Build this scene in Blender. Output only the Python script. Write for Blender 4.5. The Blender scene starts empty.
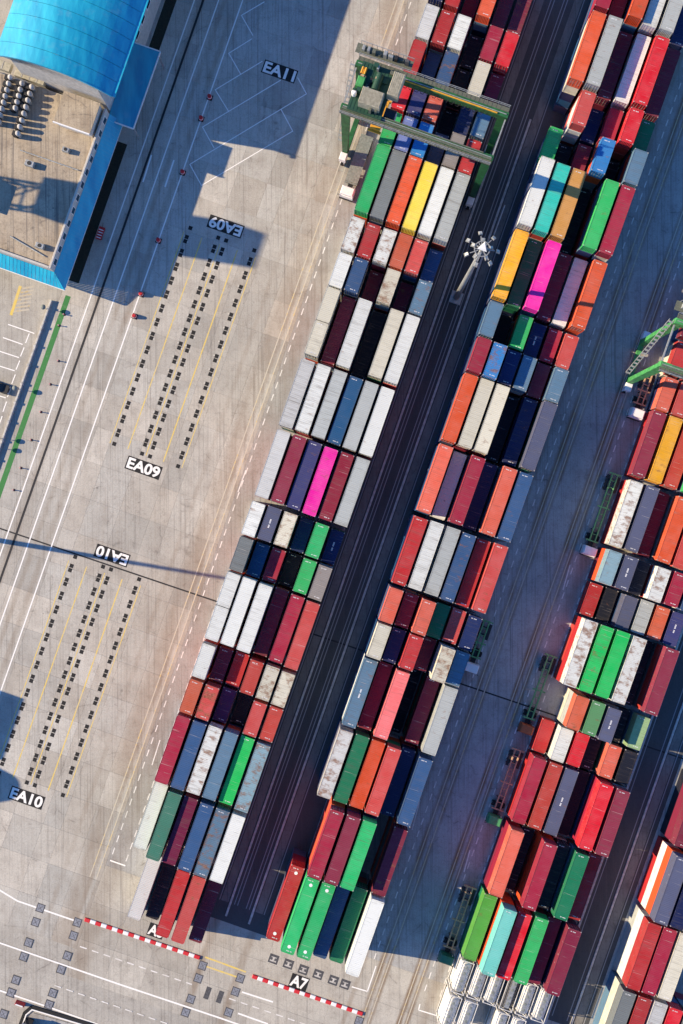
import bpy, math, random
from mathutils import Vector, Matrix
random.seed(11)
R = math.radians
SC = bpy.context.scene
COL = SC.collection

# ------------------------------------------------------------------ camera
HCAM, FPX = 180.0, 974.0
cam = bpy.data.cameras.new('camera'); camo = bpy.data.objects.new('camera', cam)
COL.objects.link(camo); camo.location = (0, 0, HCAM); camo.rotation_euler = (0, 0, 0)
cam.sensor_fit = 'VERTICAL'; cam.sensor_height = 36.0; cam.lens = 36.0*FPX/1024.0
cam.clip_start = 1.0; cam.clip_end = 3000.0
SC.camera = camo
SC.render.resolution_x, SC.render.resolution_y = 683, 1024

# ------------------------------------------------------------------ light
SUN_EL, SUN_DROP = 26.6, 9.5
wd = bpy.data.worlds.new('World'); SC.world = wd; wd.use_nodes = True
nt = wd.node_tree; bg = nt.nodes['Background']
sky = nt.nodes.new('ShaderNodeTexSky'); sky.sky_type = 'NISHITA'; sky.sun_disc = False
sky.sun_elevation = R(SUN_EL); sky.sun_rotation = R(270 + SUN_DROP)
sky.ozone_density = 10.0; sky.dust_density = 0.0; sky.air_density = 1.0
nt.links.new(sky.outputs[0], bg.inputs[0]); bg.inputs[1].default_value = 0.13
sl = bpy.data.lights.new('sun', 'SUN'); sl.energy = 5.0; sl.angle = R(0.5); sl.color = (1.0, 0.81, 0.55)
so = bpy.data.objects.new('sun', sl); COL.objects.link(so)
d = Vector((math.cos(R(SUN_DROP))*math.cos(R(SUN_EL)), -math.sin(R(SUN_DROP))*math.cos(R(SUN_EL)), -math.sin(R(SUN_EL))))
so.rotation_euler = d.to_track_quat('-Z', 'Y').to_euler(); so.location = (-80, 20, 120)
SC.view_settings.view_transform = 'Standard'; SC.view_settings.look = 'None'
SC.view_settings.exposure = 0.8; SC.view_settings.gamma = 1.0
SC.view_settings.use_curve_mapping = False

# ------------------------------------------------------------------ coordinates
TH = R(19.3); CT, ST = math.cos(TH), math.sin(TH)
def uv2(u, v):                       # yard frame: u across the rows, v down along the rows
    return (u*CT - v*ST, -(u*ST + v*CT))
def P(px, py, z=0.0):                # photograph pixel on the plane of height z
    k = (HCAM - z)/FPX
    return ((px-341.5)*k, (512-py)*k)
def UV(px, py, z=0.0):
    x, y = P(px, py, z)
    return (x*CT - y*ST, -x*ST - y*CT)

# ------------------------------------------------------------------ materials
def lin(c):
    return tuple(g*((v/255.)/12.92 if v <= 10 else ((v/255.+.055)/1.055)**2.4) for v, g in zip(c, (.92, 1.0, 1.06)))
def newmat(name):
    m = bpy.data.materials.new(name); m.use_nodes = True
    t = m.node_tree; return m, t, t.nodes, t.links, t.nodes['Principled BSDF']
def N(nodes, typ, **kw):
    n = nodes.new(typ)
    for k, v in kw.items(): setattr(n, k, v)
    return n
def noise(nodes, links, vec, scale, detail=4, rough=.6):
    n = nodes.new('ShaderNodeTexNoise'); n.inputs['Scale'].default_value = scale
    n.inputs['Detail'].default_value = detail; n.inputs['Roughness'].default_value = rough
    links.new(vec, n.inputs['Vector']); return n.outputs['Fac']
def ramp(nodes, links, fac, a, b, lo=0., hi=1.):
    n = nodes.new('ShaderNodeMapRange'); n.inputs[1].default_value = a; n.inputs[2].default_value = b
    n.inputs[3].default_value = lo; n.inputs[4].default_value = hi; n.clamp = True
    links.new(fac, n.inputs[0]); return n.outputs[0]
def mth(nodes, links, op, a, b=None):
    n = nodes.new('ShaderNodeMath'); n.operation = op
    for i, x in enumerate((a, b)):
        if x is None: continue
        if isinstance(x, (int, float)): n.inputs[i].default_value = x
        else: links.new(x, n.inputs[i])
    return n.outputs[0]
def mix(nodes, links, fac, a, b, typ='MIX'):
    n = nodes.new('ShaderNodeMixRGB'); n.blend_type = typ
    for i, x in enumerate((fac, a, b)):
        if isinstance(x, (int, float)): n.inputs[i].default_value = x
        elif isinstance(x, tuple): n.inputs[i].default_value = (*x[:3], 1)
        else: links.new(x, n.inputs[i])
    return n.outputs[0]
def mapping(nodes, links, vec, scale=(1, 1, 1), rotz=0.0):
    n = nodes.new('ShaderNodeMapping'); n.inputs['Scale'].default_value = scale
    n.inputs['Rotation'].default_value = (0, 0, rotz); links.new(vec, n.inputs['Vector'])
    return n.outputs[0]

def plain(name, col, rough=.6, metal=0., var=.18, scale=1.5):
    m, t, nd, lk, bs = newmat(name)
    g = N(nd, 'ShaderNodeNewGeometry').outputs['Position']
    f = noise(nd, lk, g, scale, 5)
    c = mix(nd, lk, ramp(nd, lk, f, .3, .7, 0, 1), tuple(v*(1-var) for v in col), tuple(min(1, v*(1+var)) for v in col))
    lk.new(c, bs.inputs['Base Color']); bs.inputs['Roughness'].default_value = rough
    bs.inputs['Metallic'].default_value = metal
    return m

def concrete(name, base, tracks=False, tint=True, stain=1.0):
    m, t, nd, lk, bs = newmat(name)
    pos = N(nd, 'ShaderNodeNewGeometry').outputs['Position']
    ro = mapping(nd, lk, pos, (1, 1, 1), TH)              # x = u, y = -v
    col = base
    big = noise(nd, lk, pos, .045, 3)
    c = mix(nd, lk, ramp(nd, lk, big, .35, .65), tuple(v*.86 for v in base), tuple(v*1.1 for v in base))
    if tint:
        oi = N(nd, 'ShaderNodeObjectInfo')
        c = mix(nd, lk, 1.0, c, oi.outputs['Color'], 'MULTIPLY')
    blot = noise(nd, lk, ro, .35, 7, .65)
    c = mix(nd, lk, ramp(nd, lk, blot, .47, .72, 0, .45*stain), c, tuple(v*f for v, f in zip(base, (.52, .47, .45))))
    st = noise(nd, lk, mapping(nd, lk, pos, (1.1, .07, 1), TH), 1.0, 5)
    c = mix(nd, lk, ramp(nd, lk, st, .5, .78, 0, .4*stain), c, tuple(v*f for v, f in zip(base, (.62, .55, .5))))
    oil = noise(nd, lk, ro, .9, 6, .7)
    c = mix(nd, lk, ramp(nd, lk, oil, .63, .72, 0, .6*stain), c, (.07, .06, .06))
    tyre = noise(nd, lk, mapping(nd, lk, pos, (3.2, .035, 1), TH), 1.0, 4, .6)
    c = mix(nd, lk, ramp(nd, lk, tyre, .54, .68, 0, .46*stain), c, (.1, .09, .085))
    tyre2 = noise(nd, lk, mapping(nd, lk, pos, (2.4, .06, 1), TH+.23), 1.0, 3, .6)
    c = mix(nd, lk, ramp(nd, lk, tyre2, .62, .7, 0, .3*stain), c, (.1, .09, .085))
    wv = N(nd, 'ShaderNodeVectorMath', operation='ADD'); lk.new(ro, wv.inputs[0])
    nz = N(nd, 'ShaderNodeTexNoise'); nz.inputs['Scale'].default_value = .5; nz.inputs['Detail'].default_value = 5; lk.new(ro, nz.inputs['Vector'])
    lk.new(nz.outputs['Color'], wv.inputs[1])
    vo = N(nd, 'ShaderNodeTexVoronoi'); vo.feature = 'DISTANCE_TO_EDGE'; vo.inputs['Scale'].default_value = .1; lk.new(wv.outputs[0], vo.inputs['Vector'])
    cm = mth(nd, lk, 'MULTIPLY', ramp(nd, lk, vo.outputs[0], .002, .012, 1, 0), ramp(nd, lk, blot, .5, .62, 0, .4*stain))
    c = mix(nd, lk, cm, c, (.08, .07, .065))
    grit = noise(nd, lk, ro, 1.9, 7, .75)
    c = mix(nd, lk, ramp(nd, lk, grit, .52, .75, 0, .62*stain), c, tuple(v*.38 for v in base))
    fine = noise(nd, lk, pos, 5.0, 3)
    c = mix(nd, lk, ramp(nd, lk, fine, .35, .65, .0, .26), c, (.12, .11, .1))
    lightp = noise(nd, lk, ro, .16, 2)
    c = mix(nd, lk, ramp(nd, lk, lightp, .5, .8, 0, .2), c, tuple(min(.7, v*1.35) for v in base))
    if tracks:                                            # tyre wear along the crane and truck lanes
        sx = N(nd, 'ShaderNodeSeparateXYZ'); lk.new(ro, sx.inputs[0]); u = sx.outputs[0]
        wob = noise(nd, lk, mapping(nd, lk, pos, (.25, .03, 1), TH), 1.0, 4)
        tot = None
        for uc, w, a in TRACKS:
            dd = mth(nd, lk, 'ABSOLUTE', mth(nd, lk, 'SUBTRACT', u, uc))
            b = ramp(nd, lk, dd, w*.35, w, a, 0)
            tot = b if tot is None else mth(nd, lk, 'MAXIMUM', tot, b)
        tot = mth(nd, lk, 'MULTIPLY', tot, ramp(nd, lk, wob, .3, .62, .15, 1))
        c = mix(nd, lk, tot, c, (.17, .105, .055))
    lk.new(c, bs.inputs['Base Color'])
    bs.inputs['Roughness'].default_value = .88
    bp = N(nd, 'ShaderNodeBump'); bp.inputs['Strength'].default_value = .15; bp.inputs['Distance'].default_value = .02
    lk.new(fine, bp.inputs['Height']); lk.new(bp.outputs[0], bs.inputs['Normal'])
    return m
TRACKS = [(-22.6, 2.4, .42), (-18.0, 2.6, .38), (-49.5, .7, .3), (-51.6, .6, .3), (-55.5, .8, .3), (-26.5, .6, .22), (-21.4, .8, .5), (-19.9, .6, .4), (-17.6, 1.2, .25), (3.2, 1.0, .6), (10.2, 1.0, .6), (31.4, .6, .35),
          (34.6, .8, .85), (36.0, .6, .7), (41.2, .7, .95), (42.6, .6, .85), (45.3, 1.1, .35), (66.0, .9, .5), (72.0, .9, .5)]
CONC = (.485, .46, .405)
M = {}
M['slab'] = concrete('concrete_slab', CONC, tracks=True)
M['yard'] = concrete('yard_concrete', (.41, .41, .395), tracks=True, tint=False, stain=1.2)
M['ground'] = concrete('ground_concrete', tuple(v*.9 for v in CONC), tint=False)
M['median'] = concrete('median_dark', (.062, .066, .07), tint=False)  # runway strips, base colour much darker than the yard around them
M['track'] = concrete('wheel_track_concrete', (.2, .195, .185), tint=False, stain=1.6)
M['wall_shade'] = plain('painted_wall_shade', (.02, .022, .014), .95, 0, .4, 3)  # near-black tone with the shade beside the walls painted in
M['kerb'] = plain('kerb_concrete', (.47, .45, .42), .85, 0, .3)
M['roofconc'] = concrete('roof_concrete', (.46, .385, .285), tint=False, stain=1.7)

def worn(name, col, wear=.5, sc=1.3):
    """road paint, rubbed through to the concrete in places"""
    m, t, nd, lk, bs = newmat(name)
    pos = N(nd, 'ShaderNodeNewGeometry').outputs['Position']
    a = noise(nd, lk, pos, sc, 6, .7); b = noise(nd, lk, pos, .12, 2)
    f = mth(nd, lk, 'ADD', mth(nd, lk, 'MULTIPLY', a, .7), mth(nd, lk, 'MULTIPLY', b, .3))
    f = ramp(nd, lk, f, .62-.28*wear, .8-.3*wear, 0, .8*wear+.1)
    c = mix(nd, lk, f, col, CONC)
    lk.new(c, bs.inputs['Base Color']); bs.inputs['Roughness'].default_value = .8
    return m
M['white_line'] = worn('white_road_paint', (.82, .8, .76), .3)
M['white_worn'] = worn('worn_white_paint', (.75, .73, .7), .75)
M['outline'] = worn('pad_outline_paint', (.6, .58, .5), .95)
M['runway_line'] = worn('faint_runway_paint', (.27, .27, .28), .3)
M['yellow_line'] = worn('yellow_road_paint', (.68, .5, .11), .6)
M['yellow_mid'] = worn('rubbed_yellow_paint', (.62, .44, .12), 1.0)
M['yellow_faint'] = worn('faint_yellow_paint', (.5, .36, .13), .95)
M['black_paint'] = plain('black_paint', (.010, .010, .011), .85)
M['green_paint'] = worn('green_walkway_paint', (.035, .19, .045), .25)
M['red_paint'] = worn('red_kerb_paint', (.55, .02, .03), .1)
M['steel_plate'] = plain('steel_plate', (.24, .25, .28), .6, .2, .3, 2)
M['dark_plate'] = plain('dark_plate', (.07, .07, .075), .75, 0, .4, 3)
M['drain'] = plain('drain_grate', (.02, .02, .022), .8)

def container_mat(name, wear=1.0):
    m, t, nd, lk, bs = newmat(name)
    oi = N(nd, 'ShaderNodeObjectInfo'); tc = N(nd, 'ShaderNodeTexCoord')
    ad = N(nd, 'ShaderNodeVectorMath', operation='ADD'); lk.new(tc.outputs['Object'], ad.inputs[0])
    cb = N(nd, 'ShaderNodeCombineXYZ')
    for i in range(3): lk.new(mth(nd, lk, 'MULTIPLY', oi.outputs['Random'], 57.0+31*i), cb.inputs[i])
    lk.new(cb.outputs[0], ad.inputs[1]); v = ad.outputs[0]
    c = oi.outputs['Color']; rust = oi.outputs['Alpha']
    fade = noise(nd, lk, v, .35, 4)
    bw = N(nd, 'ShaderNodeRGBToBW'); lk.new(oi.outputs['Color'], bw.inputs[0])
    lum = ramp(nd, lk, bw.outputs[0], .1, .75, .95, 1.3)
    rnd = oi.outputs['Random']
    rnd2 = mth(nd, lk, 'FRACT', mth(nd, lk, 'MULTIPLY', rnd, 17.3)); rnd3 = mth(nd, lk, 'FRACT', mth(nd, lk, 'MULTIPLY', rnd, 41.7))
    hs = N(nd, 'ShaderNodeHueSaturation'); hs.inputs['Saturation'].default_value = .93; hs.inputs['Value'].default_value = 1.06
    lk.new(c, hs.inputs['Color'])
    c = mix(nd, lk, ramp(nd, lk, fade, .35, .65, 0, .9), c, hs.outputs[0])
    c = mix(nd, lk, ramp(nd, lk, rnd, 0, 1, 0, .22), c, (.03, .03, .03))
    # panel seams across the roof
    sxo = N(nd, 'ShaderNodeSeparateXYZ'); lk.new(tc.outputs['Object'], sxo.inputs[0])
    fr = mth(nd, lk, 'FRACT', mth(nd, lk, 'MULTIPLY', sxo.outputs[1], .845))
    sm = ramp(nd, lk, mth(nd, lk, 'ABSOLUTE', mth(nd, lk, 'SUBTRACT', fr, .5)), .0, .05, .22, 0)
    c = mix(nd, lk, mth(nd, lk, 'MULTIPLY', sm, rnd3), c, (.06, .05, .045))
    # dirt gathering towards the edges and ends
    sg = N(nd, 'ShaderNodeSeparateXYZ'); lk.new(tc.outputs['Generated'], sg.inputs[0])
    ex = mth(nd, lk, 'ABSOLUTE', mth(nd, lk, 'SUBTRACT', sg.outputs[0], .5)); ey = mth(nd, lk, 'ABSOLUTE', mth(nd, lk, 'SUBTRACT', sg.outputs[1], .5))
    eg = mth(nd, lk, 'MAXIMUM', ramp(nd, lk, ex, .36, .5, 0, 1), ramp(nd, lk, ey, .44, .5, 0, 1))
    en = noise(nd, lk, v, 1.6, 6, .7)
    c = mix(nd, lk, mth(nd, lk, 'MULTIPLY', mth(nd, lk, 'MULTIPLY', eg, ramp(nd, lk, en, .4, .68, 0, .6)), rnd2), c, (.1, .075, .055))
    # grime lying in bands across the box, a different amount on every box
    gr = noise(nd, lk, mapping(nd, lk, v, (.22, 2.6, 1)), 1.0, 5, .65)
    c = mix(nd, lk, mth(nd, lk, 'MULTIPLY', mth(nd, lk, 'MULTIPLY', lum, ramp(nd, lk, gr, .5, .74, 0, .5*wear)), rnd3), c, (.13, .11, .09))
    sp = noise(nd, lk, v, 2.8, 6, .72)
    c = mix(nd, lk, mth(nd, lk, 'MULTIPLY', lum, ramp(nd, lk, sp, .65, .72, 0, .28*wear)), c, (.09, .06, .045))
    # scuffs and repair strips: thin lines across
    sc_ = noise(nd, lk, mapping(nd, lk, v, (.16, 6.0, 1)), 1.0, 2)
    c = mix(nd, lk, ramp(nd, lk, sc_, .68, .71, 0, .4), c, (.5, .46, .42))
    sd_ = noise(nd, lk, mapping(nd, lk, v, (.3, 7.0, 1)), 1.0, 2)
    c = mix(nd, lk, ramp(nd, lk, sd_, .67, .7, 0, .45), c, (.06, .05, .045))
    # rust, as much as the object's alpha says
    rn = noise(nd, lk, mapping(nd, lk, v, (.6, 1.0, 1)), .9, 9, .68)
    thr = mth(nd, lk, 'SUBTRACT', .80, mth(nd, lk, 'MULTIPLY', rust, .42))
    f = mth(nd, lk, 'MULTIPLY', mth(nd, lk, 'SUBTRACT', rn, thr), 8.0)
    n = N(nd, 'ShaderNodeClamp'); lk.new(f, n.inputs[0])
    rc = mix(nd, lk, ramp(nd, lk, sp, .35, .65), (.13, .05, .025), (.3, .15, .08))
    c = mix(nd, lk, mth(nd, lk, 'MULTIPLY', n.outputs[0], .8), c, rc)
    lk.new(c, bs.inputs['Base Color']); bs.inputs['Roughness'].default_value = .6
    bs.inputs['Specular IOR Level'].default_value = .2
    bp = N(nd, 'ShaderNodeBump'); bp.inputs['Strength'].default_value = .25; bp.inputs['Distance'].default_value = .03
    lk.new(fade, bp.inputs['Height']); lk.new(bp.outputs[0], bs.inputs['Normal'])
    return m
M['cont'] = container_mat('container_paint')
M['mark'] = plain('container_lettering', (.8, .8, .8), .5, 0, .1)
M['castiron'] = plain('corner_casting', (.36, .33, .31), .6, .2)
def attr_mat(name):
    m, t, nd, lk, bs = newmat(name)
    a = N(nd, 'ShaderNodeAttribute'); a.attribute_name = 'tone'
    pos = N(nd, 'ShaderNodeNewGeometry').outputs['Position']
    f = noise(nd, lk, pos, .9, 6)
    c = mix(nd, lk, ramp(nd, lk, f, .5, .75, 0, .35), a.outputs['Color'], (.1, .06, .04))
    lk.new(c, bs.inputs['Base Color']); bs.inputs['Roughness'].default_value = .55
    sx = N(nd, 'ShaderNodeSeparateXYZ'); lk.new(mapping(nd, lk, pos, (1, 1, 1), TH), sx.inputs[0])
    w = mth(nd, lk, 'SINE', mth(nd, lk, 'MULTIPLY', sx.outputs[1], 22.4))
    bp = N(nd, 'ShaderNodeBump'); bp.inputs['Strength'].default_value = .8; bp.inputs['Distance'].default_value = .03
    lk.new(w, bp.inputs['Height']); lk.new(bp.outputs[0], bs.inputs['Normal'])
    return m
M['low'] = attr_mat('lower_container_paint')
M['crane_green'] = plain('crane_green', (.015, .105, .03), .55, 0, .4, 1.2)
M['crane_light'] = plain('crane_light_green', (.06, .29, .08), .55, 0, .4, 1.2)
M['crane_dark'] = plain('crane_dark_green', (.012, .06, .035), .6)
M['galv'] = plain('galvanised', (.36, .37, .36), .5, .4, .3, 3)
M['walk'] = plain('walkway_grating', (.12, .13, .10), .7, .2, .4, 6)
M['beige'] = plain('beige_panel', (.36, .33, .24), .65, 0, .3, 2)
M['rubber'] = plain('tyre_rubber', (.012, .012, .013), .9)
M['white'] = plain('white_paint', (.78, .78, .77), .45, 0, .06)
M['tankwhite'] = plain('tank_white', (.62, .61, .58), .5, 0, .25, 1.2)
M['amber'] = plain('amber_paint', (.7, .33, .03), .5)
M['glass'] = plain('dark_glass', (.01, .013, .018), .12, 0, .1)
M['black'] = plain('black_steel', (.014, .014, .016), .6)
M['rustbeam'] = plain('rusty_chassis', (.45, .28, .17), .8, 0, .35, 3)
M['greenbeam'] = plain('green_chassis', (.13, .34, .13), .6, 0, .3, 3)
M['greybeam'] = plain('grey_chassis', (.2, .22, .2), .7, 0, .3, 3)
M['cab_green'] = plain('green_cab', (.06, .3, .12), .4)
M['cab_dkgreen'] = plain('dark_green_cab', (.015, .12, .075), .4)
M['cab_orange'] = plain('orange_cab', (.38, .09, .025), .5)
M['bluewall'] = plain('pale_wall', (.5, .47, .42), .8)
M['red'] = plain('red_plastic', (.5, .015, .02), .5)

def blue_roof():
    m, t, nd, lk, bs = newmat('blue_sheet_roof')
    pos = N(nd, 'ShaderNodeNewGeometry').outputs['Position']
    f = noise(nd, lk, mapping(nd, lk, pos, (.6, .12, .2), TH), 1.0, 5)
    c = mix(nd, lk, ramp(nd, lk, f, .35, .7), (.0, .27, .46), (.02, .46, .62))
    g = noise(nd, lk, pos, .5, 6)
    c = mix(nd, lk, ramp(nd, lk, g, .55, .75, 0, .3), c, (.2, .42, .5))
    lk.new(c, bs.inputs['Base Color']); bs.inputs['Roughness'].default_value = .36; bs.inputs['Specular IOR Level'].default_value = .8
    return m
M['blue'] = blue_roof()

# ------------------------------------------------------------------ mesh helpers
class MB:
    def __init__(s): s.v = []; s.f = []; s.m = []; s.c = []
    def add(s, vs, fs, mi=0, col=None):
        b = len(s.v); s.v += [tuple(x) for x in vs]
        for f in fs:
            s.f.append(tuple(b+i for i in f)); s.m.append(mi); s.c.append(col)
    def box(s, x0, x1, y0, y1, z0, z1, mi=0, col=None):
        s.add([(x0,y0,z0),(x1,y0,z0),(x1,y1,z0),(x0,y1,z0),(x0,y0,z1),(x1,y0,z1),(x1,y1,z1),(x0,y1,z1)],
              [(0,3,2,1),(4,5,6,7),(0,1,5,4),(1,2,6,5),(2,3,7,6),(3,0,4,7)], mi, col)
    def bev(s, x0, x1, y0, y1, z0, z1, b=.05, mi=0):
        """box with its upper edges bevelled"""
        s.add([(x0,y0,z0),(x1,y0,z0),(x1,y1,z0),(x0,y1,z0),(x0,y0,z1-b),(x1,y0,z1-b),(x1,y1,z1-b),(x0,y1,z1-b),
               (x0+b,y0+b,z1),(x1-b,y0+b,z1),(x1-b,y1-b,z1),(x0+b,y1-b,z1)],
              [(0,3,2,1),(0,1,5,4),(1,2,6,5),(2,3,7,6),(3,0,4,7),(4,5,9,8),(5,6,10,9),(6,7,11,10),(7,4,8,11),(8,9,10,11)], mi)
    def bar(s, a, b, w, h=None, mi=0):
        a, b = Vector(a), Vector(b); d_ = (b-a).normalized(); h = h or w
        up = Vector((0,0,1)) if abs(d_.z) < .95 else Vector((0,1,0))
        sx = d_.cross(up).normalized()*w/2; sz = sx.cross(d_).normalized()*h/2
        vs = [p+q for p in (a, b) for q in (-sx-sz, sx-sz, sx+sz, -sx+sz)]
        s.add(vs, [(0,1,2,3),(7,6,5,4),(0,4,5,1),(1,5,6,2),(2,6,7,3),(3,7,4,0)], mi)
    def tube(s, pts, rads, n=10, mi=0, cap=True):
        rings = []
        for i, (p, r) in enumerate(zip(pts, rads)):
            p = Vector(p); q = Vector(pts[min(i+1, len(pts)-1)]) - Vector(pts[max(i-1, 0)])
            q.normalize(); up = Vector((0,0,1)) if abs(q.z) < .95 else Vector((0,1,0))
            a = q.cross(up).normalized(); b = a.cross(q).normalized()
            rings.append([p + a*r*math.cos(2*math.pi*k/n) + b*r*math.sin(2*math.pi*k/n) for k in range(n)])
        vs = [x for r_ in rings for x in r_]; fs = []
        for i in range(len(rings)-1):
            for k in range(n):
                fs.append((i*n+k, i*n+(k+1) % n, (i+1)*n+(k+1) % n, (i+1)*n+k))
        if cap: fs += [tuple(range(n))[::-1], tuple((len(rings)-1)*n+k for k in range(n))]
        s.add(vs, fs, mi)
    def quad(s, pts, mi=0): s.add(pts, [tuple(range(len(pts)))], mi)
    def mesh(s, name, *mats):
        me = bpy.data.meshes.new(name); me.from_pydata(s.v, [], s.f)
        for m in mats: me.materials.append(m)
        me.polygons.foreach_set('material_index', s.m)
        if any(c is not None for c in s.c):
            at = me.attributes.new('tone', 'FLOAT_COLOR', 'FACE')
            at.data.foreach_set('color', [x for c in s.c for x in (*(c or (1,1,1)), 1)])
        me.update(); return me
def link(name, me, parent=None, loc=(0,0,0), rz=0., color=None):
    o = bpy.data.objects.new(name, me); COL.objects.link(o)
    o.location = loc; o.rotation_euler = (0, 0, rz)
    if parent: o.parent = parent
    if color: o.color = color
    return o
def tag(o, label=None, cat=None, group=None, kind=None):
    if label: o['label'] = label
    if cat: o['category'] = cat
    if group: o['group'] = group
    if kind: o['kind'] = kind
    return o
def smooth(me):
    me.polygons.foreach_set('use_smooth', [True]*len(me.polygons)); return me
def part(name, mb, mats, parent, **kw):
    if not isinstance(mats, (tuple, list)): mats = (mats,)
    return link(name, mb.mesh(name, *mats), parent, **kw)
def thing(name, label, cat, u, v, z=0., rz=-TH, group=None):
    x, y = uv2(u, v)
    return tag(link(name, None, None, (x, y, z), rz), label, cat, group)

# ------------------------------------------------------------------ ground
mb = MB(); mb.quad([(-600,-600,-.05),(600,-600,-.05),(600,600,-.05),(-600,600,-.05)])
ground = tag(link('ground', mb.mesh('ground', M['ground'])), kind='structure')
def uvsheet(name, u0, u1, v0, v1, z, mat, parent=None, kind='structure'):
    mb = MB(); mb.quad([(*uv2(u0,v1),z),(*uv2(u1,v1),z),(*uv2(u1,v0),z),(*uv2(u0,v0),z)])
    o = link(name, mb.mesh(name, mat), parent)
    if not parent: tag(o, kind=kind)
    return o
uvsheet('yard_pavement', -19.6, 150, -160, 76.0, -.002, M['yard'])
uvsheet('parking_pavement', -150, -62.2, -160, 110, 0, M['ground'])
uvsheet('crane_runway', 1.7, 15.0, -160, 78.6, .003, M['median'])
uvsheet('crane_runway', 64.0, 74.4, -160, 75.9, .004, M['median'])
# concrete slabs with open joints, each its own piece
slab_cache = {}
def slab(u0, u1, v0, v1, tone):
    w, l = round(u1-u0, 2), round(v1-v0, 2)
    if (w, l) not in slab_cache:
        mb = MB(); j = .010
        mb.bev(-w/2+j, w/2-j, -l/2+j, l/2-j, -.045, 0, .012)
        slab_cache[(w, l)] = mb.mesh('concrete_slab', M['slab'])
    x, y = uv2((u0+u1)/2, (v0+v1)/2)
    link('concrete_slab', slab_cache[(w, l)], ground, (x, y, 0), -TH, (tone[0], tone[1], tone[2], 1))
rs = random.Random(5)
ucuts = [-62.2, -57.4, -53.4, -47.8, -44.6, -38.8, -33.0, -29.6, -24.6, -19.6]
nv = 29; L0 = 6.6; v00 = -99.0
coltone = [rs.uniform(.94, 1.04) for _ in ucuts]
for i in range(len(ucuts)-1):
    for k in range(nv):
        t = coltone[i]*rs.choice((1, 1, 1.03, .96, 1.06, .85, 1.12, .93))*rs.uniform(.97, 1.03); w = rs.uniform(-.025, .025)
        slab(ucuts[i], ucuts[i+1], v00+k*L0, v00+(k+1)*L0, (t*(1+w), t, t*(1-w)))
for i in range(12):
    for k in range(3):
        t = rs.choice((1, 1, .94, 1.06, .85))*rs.uniform(.97, 1.03)
        slab(-19.6+i*6.8, -19.6+(i+1)*6.8, 76.0+k*7.2, 76.0+(k+1)*7.2, (t*1.01, t, t*.98))

# ------------------------------------------------------------------ painted markings
def ribbon(mb, pts, w, z):
    pts = [Vector((p[0], p[1])) for p in pts]
    for i in range(len(pts)-1):
        a, b = pts[i], pts[i+1]; d_ = (b-a).normalized(); n = Vector((-d_.y, d_.x))*w/2
        e = d_*(w/2 if len(pts) > 2 else 0); zz = z+.0006*(i % 2)
        mb.quad([(*(a-n-e), zz), (*(b-n+e), zz), (*(b+n+e), zz), (*(a+n-e), zz)])
def line(pts, w, mat, name='painted_line', z=.009):
    mb = MB(); ribbon(mb, pts, w, z); return link(name, mb.mesh(name, mat), ground)
def uvline(u, v0, v1, w, mat, z=.009, name='painted_line'):
    return line([uv2(u, v0), uv2(u, v1)], w, mat, name, z)
def dashes(pts, w, on, off, mat, z=.006, name='dashed_line'):
    a, b = Vector(pts[0]), Vector(pts[1]); L = (b-a).length; d_ = (b-a)/L; s = 0; mb = MB()
    while s < L:
        e = min(L, s+on); ribbon(mb, [a+d_*s, a+d_*e], w, z); s += on+off
    return link(name, mb.mesh(name, mat), ground)
# long white lane lines and the dark drain slot between them
for (a, b) in (((193.6,0),(16.8,510)), ((218.9,0),(40,510)), ((243,0),(64,510))):
    u = (UV(*a)[0]+UV(*b)[0])/2
    uvline(u, -110, 75, .24, M['white_line'])
ud = (UV(202,3)[0]+UV(25,510)[0])/2
uvline(ud, -110, 80, .42, M['drain'], .006, 'drain_slot')
line([P(151.5,155), P(143,182)], .3, M['white_line']); line([P(174,160), P(165,187)], .3, M['white_line'])
# green walkway
ug = UV(36,388)[0]
uvline(ug, -21.0, 40, 1.0, M['green_paint'], .005, 'green_walkway')
# EA11 bay outlines
Zp = lambda l: [P(180+x/4.88, y/4.88) for x, y in l]
for l in ([(410,10),(300,75),(355,172)], [(350,190),(238,260),(295,360)], [(400,300),(172,438),(235,540)],
          [(490,392),(110,620),(165,720)], [(575,380),(617,458),(48,802),(105,905),(550,640),(495,537)]):
    line(Zp(l), .17, M['white_line'], 'bay_outline')
# pads and yellow lines of the two trailer bays
padm = MB(); padm.box(-.36, .36, -.36, .36, -.01, .012); padm = padm.mesh('wheel_pad', M['black_paint'])
tickm = MB(); tickm.quad([(-.3,-.42,.004),(.42,-.42,.004),(.42,.3,.004),(-.3,.3,.004)]); tickm = tickm.mesh('pad_outline', M['white_worn'])
for v0 in (-38.1, 26.3):
    for u in (-43.8, -38.35, -36.8, -31.3):
        vs = [v0-2.2, v0+2.71*15-.55]
        for i in range(15): vs += [v0+2.71*i-.42, v0+2.71*i+.42]
        for v in vs:
            x, y = uv2(u+(.1 if v == vs[0] else 0), v)
            link('wheel_pad', padm, ground, (x, y, 0), -TH)
        mb = MB()
        for i in range(15):
            for du, dv in ((-.3, -.42), (.62, .42)):
                x, y = uv2(u+du, v0+2.71*i+dv)
                x0, y0 = uv2(u+du-.32, v0+2.71*i+dv)
                ribbon(mb, [(x0, y0), (x, y)], .3, .003)
        link('pad_outline', mb.mesh('pad_outline', M['outline']), ground)
    for u, m, w in ((-44.6,'yellow_line',.16), (-41.1,'yellow_line',.2), (-37.57,'yellow_line',.16), (-34.15,'yellow_line',.22), (-30.55,'yellow_line',.16)):
        uvline(u, v0-1.2, v0+40.2, w, M[m], .0045)
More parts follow.
